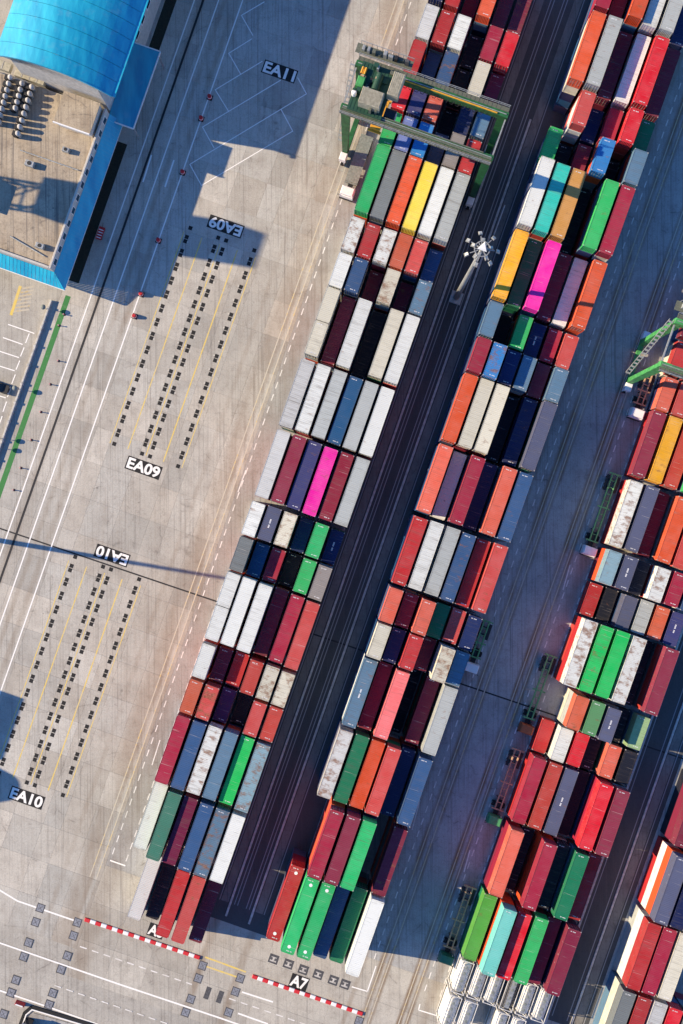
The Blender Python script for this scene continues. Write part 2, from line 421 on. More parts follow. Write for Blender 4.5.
# crane runway lines beside the left block, truck lane dashes
for u, m in ((-21.6,'yellow_mid'), (-20.35,'yellow_mid')): uvline(u, -110, 79, .2, M[m])
for u, v0, v1 in ((-19.05,-110,74.8), (-16.25,20,75.2), (33.0,-110,76), (29.9,46,76), (43.75,-110,79), (46.75,-110,79)):
    dashes([uv2(u, v0), uv2(u, v1)], .2, 1.3, 1.1, M['white_worn'])
line([uv2(-19.1,74.9), uv2(-16.1,74.9)], .25, M['white_line'])
for u in (34.6, 35.9, 41.2, 42.5): uvline(u, -110, 92, .2, M['yellow_faint'])
for a, b in (((376,966),(367.4,991.4)), ((367.4,991.4),(351.7,986.7)), ((420,1004),(418.5,1010)), ((418.5,1010),(436.5,1015.5)), ((436.5,1015.5),(438,1009))):
    line([P(*a), P(*b)], .22, M['white_line'])
for a, b in (((505,205),(494,235)), ((570,565),(563,590)), ((420,800),(412,830)), ((470,850),(464,872)), ((246,470),(238,492)), ((160,740),(152,765))):
    line([P(*a), P(*b)], .2, M['white_worn'])
# the cross-road at the bottom
line([P(-20,884), P(0,890.4), P(17.6,901), P(35,907), P(73.8,920.3)], .3, M['white_line'])
line([P(-20,936), P(0,943), P(120,984.5), P(220,1018), P(260,1032)], .3, M['white_line'])
line([P(-20,984), P(0,990.6), P(44,1005.5), P(96.7,1024), P(130,1036)], .32, M['white_line'])
dashes([P(80,946.5), P(192,984.5)], .22, 1.3, 1.0, M['white_worn'])
dashes([P(54.5,985.3), P(180,1028)], .22, 1.3, 1.0, M['white_worn'])
dashes([P(229,998.4), P(310,1026)], .22, 1.3, 1.0, M['white_worn'])
line([P(242,992), P(273,1002)], .3, M['white_line'])
line([P(238,1013.3), P(268,1024)], .3, M['white_line'])
line([P(205,957), P(246,972)], .3, M['yellow_line']); line([P(205,966), P(243,979)], .3, M['yellow_line'])
# drain channel across the whole yard
line([P(-40,515), P(700,764.4)], .28, M['drain'], 'drain_channel', .008)
# parking bay lines, yellow hatch
Zq = lambda x, y: P(x/6.83, 280+y/6.83)
for a, b in (((55,303),(235,365)), ((20,393),(155,440)), ((-60,468),(130,530)), ((-60,570),(100,620)), ((-60,775),(40,805)),
             ((200,365),(175,430)), ((165,460),(140,522)), ((135,550),(110,612)), ((105,645),(80,710)), ((75,740),(50,800)), ((45,830),(20,900)), ((15,930),(-10,1000))):
    line([Zq(*a), Zq(*b)], .2, M['white_line'])
line([Zq(140,40), Zq(75,240)], .55, M['yellow_line'])
mb = MB()
for i in range(7):
    a = Zq(230-i*5, 45+i*26); b = Zq(150-i*10, 60+i*26); ribbon(mb, [a, b], .3, .005)
link('yellow_hatching', mb.mesh('yellow_hatching', M['yellow_faint']), ground)

# painted signs on the ground
def textmesh(s, name, mat, w, h):
    cu = bpy.data.curves.new(name, 'FONT'); cu.body = s; cu.offset = .032; cu.align_x = 'CENTER'; cu.align_y = 'CENTER'
    o = bpy.data.objects.new(name, cu); COL.objects.link(o)
    bpy.context.view_layer.update()
    me = bpy.data.meshes.new_from_object(o.evaluated_get(bpy.context.evaluated_depsgraph_get()))
    bpy.data.objects.remove(o)
    xs = [v.co.x for v in me.vertices]; ys = [v.co.y for v in me.vertices]
    cx, cy = (min(xs)+max(xs))/2, (min(ys)+max(ys))/2
    fx, fy = w/(max(xs)-min(xs)), h/(max(ys)-min(ys))
    for v in me.vertices: v.co = ((v.co.x-cx)*fx, (v.co.y-cy)*fy, 0)
    me.materials.clear(); me.materials.append(mat); me.name = name
    return me
def sign(txt, px, py, w, h, flip=False):
    x, y = P(px, py); rz = -TH + (math.pi if flip else 0)
    mb = MB(); mb.quad([(-w/2,-h/2,0),(w/2,-h/2,0),(w/2,h/2,0),(-w/2,h/2,0)])
    b = link('sign_panel', mb.mesh('sign_panel', M['black_paint']), ground, (x, y, .009), rz)
    b['label'] = 'black painted ground panel lettered %s in white%s' % (txt, ', upside down' if flip else '')
    link('sign_lettering', textmesh(txt, 'sign_lettering', M['white_line'], w*.93, h*.84), b, (0, 0, .004), 0)
sign('EA11', 279.6, 71.5, 6.5, 2.5); sign('EA09', 225.6, 226.4, 6.7, 2.45, True); sign('EA09', 143.6, 467.7, 6.7, 2.5)
sign('EA10', 112.0, 555.5, 6.5, 2.45, True); sign('EA10', 26.6, 797.7, 6.6, 2.5)
sign('A7', 299, 982.4, 3.4, 2.6); sign('A8', 156, 931.0, 3.0, 2.4)

# steel turning plates for crane wheels, slot plates in front of A7
def plate(px, py, w, l, mat, z=.007, name='turning_plate', frame=True):
    x, y = P(px, py); mb = MB(); mb.bev(-w/2, w/2, -l/2, l/2, -.01, .014, .01, 0)
    if frame:
        for sx in (-1, 1): mb.box(sx*w/2+(-.06 if sx > 0 else -.10), sx*w/2+(.10 if sx > 0 else .06), -l/2-.1, l/2+.1, -.01, .02, 1)
        for sy in (-1, 1): mb.box(-w/2+.07, w/2-.07, sy*l/2-.08, sy*l/2+.08, -.01, .021, 1)
        mb.bar((-w*.3,-l*.3,.02), (w*.3,l*.3,.02), .05, .012, 1); mb.bar((-w*.3,l*.3,.023), (w*.3,-l*.3,.023), .05, .012, 1)
    return link(name, mb.mesh(name, mat, M['dark_plate']), ground, (x, y, 0), -TH)
for p in ((40.4,908),(35.7,922),(28.6,942.6),(23.7,956.7),(15.8,980),(10.9,992.7),(3.5,1014),(77.3,922.4),(73.5,935.6),(67.3,955.8),(61,969.5),
          (52.7,993),(48.9,1004.7),(202.6,965.6),(198.3,978.3),(190.7,999),(185.6,1012.3),(240.2,978.3),(235.5,991.6),(228.5,1012.3),(359,1021)):
    plate(*p, 1.3, 1.45, M['steel_plate'])
for p in ((207.5,993),(220,997)): plate(*p, .95, 2.3, M['dark_plate'], frame=False)
for p in ((273.6,959),(288.4,964),(303.3,969.7),(318.1,974.4),(333.4,980.3),(345,984.3)):
    o = plate(*p, 1.8, 1.7, M['dark_plate'], frame=False, name='slot_plate')
    mb = MB(); mb.box(-.6, .6, -.5, -.25, .01, .03); mb.box(-.18, .18, -.25, .25, .01, .03); mb.box(-.5, .5, .25, .4, .01, .03)
    part('slot_mark', mb, M['kerb'], o)

# kerbs along the crane runway median
for u in (4.5, 9.0, 66.7, 71.3):
    mb = MB(); mb.bev(-.2, .2, -79.5, 78, -.01, .16, .03)
    x, y = uv2(u, -2.0)
    tag(link('median_kerb', mb.mesh('median_kerb', M['kerb']), None, (x, y, 0), -TH), kind='structure')
for u0, u1 in ((2.7, 4.1), (9.4, 10.8), (64.6, 66.2), (71.7, 73.2)): uvsheet('wheel_track', u0, u1, -110, 75, .006, M['track'], ground)
for u in (2.4, 5.3, 5.9, 7.6, 8.2, 11.1, 64.3, 67.5, 70.4, 73.5): uvline(u, -110, 75, .16, M['runway_line'])

# ------------------------------------------------------------------ red and white barriers
def barrier(a, b, label, n):
    a, b = Vector(P(*a)), Vector(P(*b)); L = (b-a).length; rz = math.atan2((b-a).y, (b-a).x)
    o = tag(link('striped_kerb', None, None, (a.x, a.y, 0), rz), label, 'kerb', 'striped kerbs at the row ends')
    s = L/n; ms = []
    for m_ in ('red_paint', 'white'):
        mb = MB(); mb.bev(0, s-.02, -.34, .34, -.01, .3, .06); ms.append(mb.mesh('kerb_block', M[m_]))
    for i in range(n): link('kerb_block', ms[i % 2], o, (i*s, 0, 0))
barrier((85,919), (200,957.5), 'red and white striped kerb at the end of the left container block', 21)
barrier((252.5,975.8), (362.7,1013.6), 'red and white striped kerb behind the A7 ground sign', 21)

# ------------------------------------------------------------------ containers
PAL = dict(white=(226,221,210), cream=(216,204,180), ltgrey=(180,179,172), grey=(124,126,124), lav=(206,200,192), slate=(88,90,114), taupe=(150,138,130),
  red=(184,40,42), bright_red=(220,20,40), crimson=(164,32,58), dull_crimson=(146,44,66), dark_red=(150,24,52), maroon=(128,34,58), coral=(204,74,68), salmon=(224,98,74),
  coral_pink=(240,110,108), orange=(226,84,40), rust_orange=(206,92,60), rust_red=(192,62,50), deep_orange=(212,72,26), amber=(250,172,36), yellow=(244,208,72), tan=(206,144,72),
  green=(46,178,92), bright_green=(14,196,90), emerald=(40,180,100), dark_green=(22,118,78), grass=(84,160,60), sage=(92,146,92), teal_green=(66,126,102), turquoise=(48,190,168), aqua=(116,200,182), pale_green=(152,178,124),
  navy=(28,44,90), deep_navy=(22,32,74), blue=(52,84,124), dark_blue=(34,84,124), steel=(92,122,144), sky_blue=(38,124,186), ice=(138,166,174), indigo=(62,62,112), periwinkle=(116,128,180), magenta=(252,18,158), purple=(96,44,84), wine=(112,12,56), shade_navy=(26,28,42), brown=(170,70,56))  # the blue-black tone is navy with the shade of deep gaps mixed in
WORD = dict(ltgrey='light grey', lav='pale dusty grey', ice='ice blue', cream='cream white', shade_navy='shade-darkened navy', wine='dark wine red', steel='steel blue')
def word(c): return WORD.get(c, c.replace('_', ' '))
WID = 2.438; PITCH = 2.86
LEN = {20: 6.058, 40: 12.192, 45: 13.716}
HS, HC = 2.591, 2.896
cont_cache = {}
def corr(mb, L, axis, off, z0, z1, depth, pitch, sgn):
    """corrugated wall: along x (axis 0) or y (axis 1), at offset off, facing sgn"""
    n = max(1, int(L/pitch)); p = L/n; pts = []
    for i in range(n):
        a = -L/2+i*p
        pts += [(a, 0), (a+p*.28, 0), (a+p*.5, -depth), (a+p*.78, -depth)]
    pts.append((L/2, 0))
    vs = []
    for s, dd in pts:
        for z in (z0, z1):
            vs.append((off+sgn*dd, s, z) if axis == 1 else (s, off+sgn*dd, z))
    fs = [(2*i, 2*i+2, 2*i+3, 2*i+1) for i in range(len(pts)-1)]
    mb.add(vs, fs)
def cont_parts(size, hc, var):
    key = (size, hc, var)
    if key in cont_cache: return cont_cache[key]
    L, H, W = LEN[size], (HC if hc else HS), WID
    base = cont_cache.get((size, hc, 'base'))
    if base is None:
        fr = MB(); x, y = W/2, L/2
        for sx in (-1, 1):
            for sy in (-1, 1):
                fr.box(min(sx*x, sx*(x-.15)), max(sx*x, sx*(x-.15)), min(sy*y, sy*(y-.15)), max(sy*y, sy*(y-.15)), .118, H-.118)
                for z0, z1 in ((0, .118), (H-.118, H)):
                    fr.bev(min(sx*(x+.004), sx*(x-.162)), max(sx*(x+.004), sx*(x-.162)), min(sy*(y+.004), sy*(y-.178)), max(sy*(y+.004), sy*(y-.178)), z0, z1, .012, 1)
            fr.box(min(sx*x, sx*(x-.06)), max(sx*x, sx*(x-.06)), -y+.178, y-.178, .02, .17)
            fr.box(min(sx*(x-.002), sx*(x-.075)), max(sx*(x-.002), sx*(x-.075)), -y+.178, y-.178, H-.09, H-.012)
        for sy in (-1, 1):
            fr.box(-x+.162, x-.162, min(sy*y, sy*(y-.09)), max(sy*y, sy*(y-.09)), .02, .17)
            fr.box(-x+.162, x-.162, min(sy*(y-.002), sy*(y-.13)), max(sy*(y-.002), sy*(y-.13)), H-.12, H-.008)
        fr.box(-x+.061, x-.061, -y+.1, y-.1, .13, .16)
        fm = fr.mesh('shipping_container', M['cont'], M['castiron'])
        sw = []
        for sx in (-1, 1):
            mb = MB(); corr(mb, L-.3, 1, sx*(x-.014), .17, H-.09, .036, .278, sx); sw.append(mb.mesh('side_wall', M['cont']))
        ew = MB(); corr(ew, W-.3, 0, y-.02, .17, H-.12, .04, .25, 1); ew = ew.mesh('end_wall', M['cont'])
        dr = MB()
        for sx in (-1, 1):
            dr.bev(min(sx*.01, sx*(x-.152)), max(sx*.01, sx*(x-.152)), -y+.03, -y+.08, .175, H-.125, .02)
            for rx in (.3, .75):
                dr.tube([(sx*rx, -y+.015, .12), (sx*rx, -y+.015, H-.1)], [.02, .02], 5, 1)
                dr.box(sx*rx-.12, sx*rx+.12, -y+.008, -y+.029, 1.15, 1.22, 1)
        dr = dr.mesh('door', M['cont'], M['castiron'])
        base = (fm, sw, ew, dr); cont_cache[(size, hc, 'base')] = base
    fm, sw, ew, dr = base
    rf = MB(); x, y = W/2-.074, L/2-.13
    n = int(2*y/.3); p = 2*y/n; prof = []
    for i in range(n):
        a = -y+i*p; prof += [(a, -.05), (a+p*.3, -.05), (a+p*.45, -.026), (a+p*.85, -.026)]
    prof.append((y, -.05))
    rf.add([(sx*x, s, H+h) for s, h in prof for sx in (-1, 1)], [(2*i, 2*i+1, 2*i+3, 2*i+2) for i in range(len(prof)-1)])
    if 'm' in var:
        rr = random.Random(hash(var) % 97 + size)
        for sy in (-1, 1):
            x0 = -.75 if sy > 0 else -.25
            for i in range(7):
                if i == 4: continue
                rf.box(x0+i*.14, x0+i*.14+.085, sy*(y-.34)-.07, sy*(y-.34)+.07, H-.024, H-.02, 1)
    if 'g' in var:
        for i in range(8):
            if i == 4: continue
            rf.box(-.13, .13, -.85+i*.2, -.85+i*.2+.13, H-.024, H-.02, 1)
    if 'd' in var:
        for sy in (-1, 1):
            pts = [(.3*math.cos(a*math.pi/6), sy*(y-1.1)+.3*math.sin(a*math.pi/6), H-.021) for a in range(12)]
            rf.quad(pts, 1)
    r = (fm, sw, ew, dr, rf.mesh('roof', M['cont'], M['mark'])); cont_cache[key] = r
    return r
rc = random.Random(3)
def put_container(size, hc, color, rust, u, v, z, label, group, var, flip):
    fm, sw, ew, dr, rf = cont_parts(size, hc, var)
    k = 1.0
    c = (*[min(.86, x*k) for x in lin(PAL[color])], rust)
    x, y = uv2(u, v)
    rz = -TH + (math.pi if flip else 0) + rc.uniform(-.0035, .0035)
    o = tag(link('shipping_container', fm, None, (x, y, z), rz, c), label, 'container', group)
    for m in sw: link('side_wall', m, o, color=c)
    link('end_wall', ew, o, color=c); link('door', dr, o, color=c); link('roof', rf, o, color=c)
    return o
lowmb = MB()
LOWPAL = ['maroon','blue','rust_red','white','grey','navy','coral','dark_green','slate','orange','crimson','steel','ltgrey','deep_navy','brown','cream']
def low_container(size, hc, color, u, v, z):
    L, H, W = LEN[size], (HC if hc else HS), WID
    c = tuple(min(.8, x) for x in lin(PAL[color])); b = len(lowmb.v); x, y = W/2, L/2
    st_ = len(lowmb.v)
    for sx in (-1, 1):
        for sy in (-1, 1):
            lowmb.box(min(sx*x, sx*(x-.16)), max(sx*x, sx*(x-.16)), min(sy*y, sy*(y-.17)), max(sy*y, sy*(y-.17)), 0, H, 0, c)
    lowmb.box(-x+.03, x-.03, -y+.03, y-.03, .03, H-.03, 0, c)
    for sx in (-1, 1):
        for z0, z1 in ((.02, .17), (H-.1, H-.012)):
            lowmb.box(min(sx*(x-.003), sx*(x-.025)), max(sx*(x-.003), sx*(x-.025)), -y+.17, y-.17, z0, z1, 0, c)
    for sy in (-1, 1):
        for z0, z1 in ((.02, .17), (H-.12, H-.012)):
            lowmb.box(-x+.16, x-.16, min(sy*(y-.003), sy*(y-.025)), max(sy*(y-.003), sy*(y-.025)), z0, z1, 0, c)
    for i in range(st_, len(lowmb.v)):
        px, py, pz = lowmb.v[i]; X, Y = uv2(u+px, v-py); lowmb.v[i] = (X, Y, z+pz)

ORD = ['first','second','third','fourth','fifth','sixth','seventh','eighth','ninth','tenth','eleventh','twelfth','thirteenth','fourteenth','fifteenth','sixteenth','seventeenth','eighteenth','nineteenth','twentieth']
COLW = ['leftmost', 'second', 'third', 'fourth', 'fifth', 'rightmost']
SIZEW = {20: 'short', 40: 'long', 45: 'extra long'}
def parse(tok):
    # "colour:tiers[.hc][flags]" flags: r rust, R heavy rust, g logo dash, d dots, t two twenties, n none
    if tok == '-': return None
    name, rest = tok.split(':'); fl = ''.join(ch for ch in rest if ch.isalpha()); num = rest.rstrip('rRgdtn')
    n, k = (num.split('.')+['0'])[:2]
    return name, int(n), int(k), fl
def build_block(bname, u0, pitch, vref, bays, below=None, PITCH=2.94):
    for bi, (k, size, cols) in enumerate(bays):
        L = LEN[size]; vs = vref + pitch*k + (.2 if size != 45 else 0)
        for ci, tok in enumerate(cols.split()):
            t = parse(tok)
            if not t: continue
            name, n, hk, fl = t; u = u0 + ci*PITCH + WID/2
            jv = rc.uniform(-.12, .12); ju = rc.uniform(-.05, .05)
            two = 't' in fl
            sz = 20 if two else size
            z = 0.0; hks = [True]*hk + [False]*(n-hk) if n >= hk else [True]*n
            tophc = hks.pop(0) if hks else False
            if size == 45: hks = [True]*(n-1); tophc = True
            rust = .72 if 'R' in fl else .45 if 'r' in fl else rc.uniform(.1, .58)
            centers = [vs + L/2 + jv]
            if two: centers = [vs + 3.03 + jv, vs + L - 3.03 + .05 + jv]
            lz = 0.0
            for ti, hc in enumerate(hks[::-1]):
                key = (bi, ci, ti); lc = (below or {}).get(key) or rc.choice(LOWPAL)
                low_container(size, hc, lc, u+rc.uniform(-.03,.03), vs+L/2+rc.uniform(-.06,.06), lz)
                lz += HC if hc else HS
            for qi, vc in enumerate(centers):
                extra = (' upper half' if qi == 0 else ' lower half') if two else ''
                lab = '%s%s %s container, %s column%s, %s bay from top, %s' % ('rust-stained ' if 'r' in fl or 'R' in fl else '', word(name), SIZEW[sz], COLW[ci], extra, ORD[bi], bname)
                var = ''
                if 'g' in fl: var += 'g'
                if 'd' in fl: var += 'd'
                if rc.random() < .62 and 'n' not in fl: var += 'm'
                put_container(sz, tophc, name, rust, u+ju, vc, lz, lab, 'containers stacked in the %s' % bname, var, rc.random() < .5)

B1 = [
 (-6,40,'navy:4 red:4 maroon:2 orange:4 maroon:3 maroon:3'),
 (-4,20,'lav:4 red:4 white:4r ink:2 crimson:4 bright_red:4'),
 (-3,20,'red:4 slate:3 blue:4 ink:2 cream:4r maroon:3'),
 (-2,20,'bright_red:4 indigo:4 salmon:4 ink:1 navy:3 steel:4'),
 (-1,20,'green:4 periwinkle:4 sky_blue:4 slate:3 taupe:4 red:4'),
 (0,40,'emerald:4.2n grey:4.2n orange:4.2 yellow:4.2n white:4.2r ltgrey:4.2'),
 (2,20,'white:4R red:4 white:4R rust_orange:4r coral:4 blue:3'),
 (3,20,'white:4r blue:4 maroon:2 cream:4R maroon:2 steel:4'),
 (4,40,'cream:4.2rt maroon:3 white:4.2r ink:2 cream:4.2r white:4.2'),
 (6,40,'lav:4.2r white:4.2 ltgrey:4.2 dark_blue:4.1 ltgrey:4.2 white:4.2r'),
 (8,40,'lav:4.2n dull_crimson:4.2 indigo:4.1 magenta:4.2 dark_red:4.1 ltgrey:4.2'),
 (10,20,'white:4r slate:4g cream:4R navy:3 emerald:4 navy:3g'),
 (11,20,'grey:4r dark_blue:3 crimson:3 ink:2 green:4 taupe:4r'),
 (12,40,'white:4.2rt white:4.2 white:4.2 maroon:3.2 crimson:4 coral:4.2'),
 (14,20,'white:4r maroon:3 red:3 rust_red:4 cream:4R cream:4R'),
 (15,20,'rust_orange:4r coral:4R purple:3 ink:2 coral:4 rust_red:4'),
 (16,40,'crimson:4.2n blue:4.2 white:4.2R steel:4.2 bright_green:4 ice:4.2R'),
 (18,40,'white:3.1r teal_green:4.2r wine:4 blue:4.2 steel:4.2R white:4.2r'),
 (20.06,40,'- lav:2r ink:1 red:3 coral:3 maroon:2'),
]
B2 = [
 (-6,40,'crimson:5.2 maroon:4 deep_orange:5.4 white:5.1 ltgrey:5.2 navy:4'),
 (-4,40,'orange:5.3r ltgrey:5.4r maroon:4 white:4.4 bright_red:5 maroon:4'),
 (-2,20,'- coral:5 navy:3 crimson:4 bright_red:5r dark_green:4'),
 (-1,20,'green:4 ink:2 maroon:3 sky_blue:5 ink:2 steel:5'),
 (0,40,'white:5 turquoise:5 tan:5r ink:2 green:5r crimson:5'),
 (2,40,'amber:5n dark_green:4 magenta:5n maroon:3.3 white:3.3 orange:4.3'),
 (4,20,'steel:5r ink:2 green:4 navy:3g crimson:3 coral:3.3r'),
 (5,20,'crimson:5 sky_blue:5R navy:4 steel:4 maroon:3.2 steel:4'),
 (6,40,'orange:4.4 cream:4.4r cream:4.4r ink:2 navy:3 slate:4.2'),
 (8,40,'salmon:4.4r white:3.2 crimson:4.4r navy:3 salmon:4.4r blue:4.4'),
 (10,40,'red:4.4r white:4.4 ltgrey:4.4r blue:4.4 red:4 coral:4.4'),
 (12,20,'salmon:5 maroon:4 salmon:5r dark_green:4 coral:4 navy:4'),
 (13,20,'cream:5 navy:4 red:5 maroon:3 cream:5R steel:4.2'),
 (14,40,'steel:4.4g maroon:3.3 coral_pink:4.4 ink:1 maroon:3 ltgrey:4.3'),
 (16,40,'lav:4.2R dark_green:4.2n deep_orange:4.2n coral:4.4 navy:3.2 blue:4.2'),
 (18,40,'- crimson:5 dull_crimson:5 emerald:5 - maroon:4'),
 (20,45,'red:3d emerald:4d emerald:4d blue:3 dark_green:3 white:4n'),
]
B3 = [
 (-4,40,'maroon:2 coral:2 blue:2 white:2 red:2 grey:2'),
 (-2,20,'red:2 dark_red:2 coral:2 white:2 blue:2 red:2'),
 (-1,20,'salmon:2 coral:2 red:2 steel:2 grey:2 orange:2'),
 (0,40,'dull_crimson:2 amber:2n rust_red:2 green:3 coral:2 blue:2'),
 (2,40,'white:2.2R slate:2.2 maroon:1 orange:2.2 coral:2.2 white:2.2'),
 (4,20,'ice:3 slate:3g ink:2 white:3R crimson:3 blue:3'),
 (5,20,'red:1.1 ink:1 slate:2 ltgrey:2 rust_orange:2 indigo:2g'),
 (6,40,'white:3R bright_green:3n bright_green:3n white:3R ink:1 dull_crimson:3'),
 (8,20,'- rust_orange:3 sage:3r slate:3g ink:1 pale_green:2r'),
 (9,20,'red:1.1 white:2r bright_red:2 ink:1 salmon:2r ink:2'),
 (10,40,'crimson:2.2 rust_red:2.2 slate:2.2g ink:1 bright_red:3r dull_crimson:3'),
 (12,40,'salmon:3r ink:1 crimson:3.2 ink:2 dark_green:3 red:2'),
 (14,40,'grass:2n aqua:3.3 bright_red:3 green:3r maroon:2 maroon:3'),
]
B4 = [
 (-2,40,'maroon:3 coral:3 red:3'),
 (0,40,'slate:4 deep_navy:4 red:4'),
 (2,40,'red:3.2r crimson:3.2 cream:3.2r'),
 (4,40,'grey:3 red:3 lav:3 bright_red:3 grey:3'),
 (6,40,'red:3 white:3 grey:3 coral:3'),
]
below3 = {(4,0,0):'red',(4,0,1):'orange',(5,0,0):'maroon',(5,0,1):'orange',(7,0,0):'rust_red',(7,0,1):'red',(10,0,0):'red',(10,0,1):'bright_red',(10,1,1):'orange',
          (11,2,1):'orange',(11,2,0):'rust_red',(12,1,0):'orange',(12,1,1):'orange',(11,0,0):'maroon',(11,0,1):'dark_red',(12,0,0):'dark_green',(3,0,0):'red',(8,1,0):'cream'}
below4 = {(1,0,0):'red',(1,0,1):'white',(1,0,2):'orange',(2,0,0):'ltgrey',(2,0,1):'white',(3,0,0):'steel',(3,0,1):'cream',(0,0,0):'shade_navy',(0,0,1):'maroon',(2,1,1):'orange'}
build_block('left block', -15.3, 6.56, -62.6, B1)
below2 = {(b, 0, t): ('deep_navy', 'slate', 'dark_blue')[(b+t) % 3] for b in range(17) for t in range(5)}
below2.update({(15,1,3):'rust_orange',(1,0,3):'cream',(13,0,2):'white',(0,0,3):'crimson',(15,1,2):'rust_orange',(16,0,1):'maroon'})
build_block('middle block', 12.2, 6.53, -69.2, B2, below2)
build_block('right block', 46.95, 6.57, -36.0, B3, below3, 3.05)
build_block('corner block', 75.0, 6.55, 36.9, B4, below4)
tag(link('lower_containers', lowmb.mesh('lower_containers', M['low'])), 'containers of many colours in the lower tiers under the topmost ones', 'containers', kind='stuff')

# ------------------------------------------------------------------ tank containers
def tank_meshes():
    fr = MB(); L, W, H = 6.058, 2.438, 2.591; x, y = W/2, L/2
    for sx in (-1, 1):
        for sy in (-1, 1):
            fr.box(min(sx*x, sx*(x-.16)), max(sx*x, sx*(x-.16)), min(sy*y, sy*(y-.17)), max(sy*y, sy*(y-.17)), 0, H)
        fr.box(min(sx*(x-.01), sx*(x-.12)), max(sx*(x-.01), sx*(x-.12)), -y+.17, y-.17, .05, .2)
        fr.box(min(sx*(x-.01), sx*(x-.1)), max(sx*(x-.01), sx*(x-.1)), -y+.17, y-.17, H-.14, H-.02)
    for sy in (-1, 1):
        for z in (.05, H-.16): fr.box(-x+.16, x-.16, min(sy*(y-.01), sy*(y-.14)), max(sy*(y-.01), sy*(y-.14)), z, z+.13)
        fr.bar((-x+.1, sy*(y-.08), .2), (x-.1, sy*(y-.08), H-.2), .08); 
    tk = MB(); r = 1.19; zc = 1.31
    tk.tube([(0,-y+.16,zc),(0,-y+.22,zc),(0,-y+.4,zc),(0,-y+.7,zc),(0,y-.7,zc),(0,y-.4,zc),(0,y-.22,zc),(0,y-.16,zc)], [.4,.8,1.06,r,r,1.06,.8,.4], 24)
    for q in (-1.5, 0, 1.5): tk.tube([(0,q-.06,zc),(0,q+.06,zc)], [r+.03,r+.03], 22)
    wk = MB()
    wk.box(-.42, .42, -y+.5, y-.5, H-.06, H-.02)
    for q in range(9): wk.box(-.5, .5, -2.4+q*.6, -2.4+q*.6+.1, H-.062, H-.015)
    mh = MB(); mh.tube([(0,0,H-.1),(0,0,H-.01),(0,0,H+.02)], [.28,.28,.22], 12)
    return fr.mesh('tank_container', M['tankwhite'], M['kerb']), smooth(tk.mesh('tank', M['tankwhite'])), wk.mesh('walkway', M['galv']), mh.mesh('manhole', M['greybeam'])
TK = tank_meshes()
dtk = MB(); dtk = None
def put_tank(u, v, label, dark=False, z=0.0):
    x, y = uv2(u, v)
    o = tag(link('tank_container', TK[0], None, (x, y, z), -TH + (math.pi if random.random() < .5 else 0)), label, 'tank container', 'tank containers at the lower end of the right block')
    if dark:
        me = TK[1].copy(); me.materials[0] = M['dark_plate']; link('tank', me, o)
    else: link('tank', TK[1], o)
    link('walkway', TK[2], o)
    for q in (-1.9, -.8, .6, 1.7): link('manhole', TK[3], o, (-.05, q, 0))
for r_, (vv, cols) in enumerate(((68.7, (0,1,2,3,4,5)), (75.3, (1,3,4)), (75.3, (0,)))):
    for c in cols:
        u = 46.95 + c*3.05 + 1.22
        dk = (r_ == 0 and c == 3)
        put_tank(u, vv+3.03, '%s cylindrical tank in a steel frame, %s of the %s tank row' % ('dark grey' if dk else 'white', COLW[c], 'upper' if r_ == 0 else 'lowest'), dk, 2.591)
        put_tank(u, vv+3.03, 'white tank in a steel frame beneath the %s tank of the %s row' % (COLW[c], 'upper' if r_ == 0 else 'lowest'))

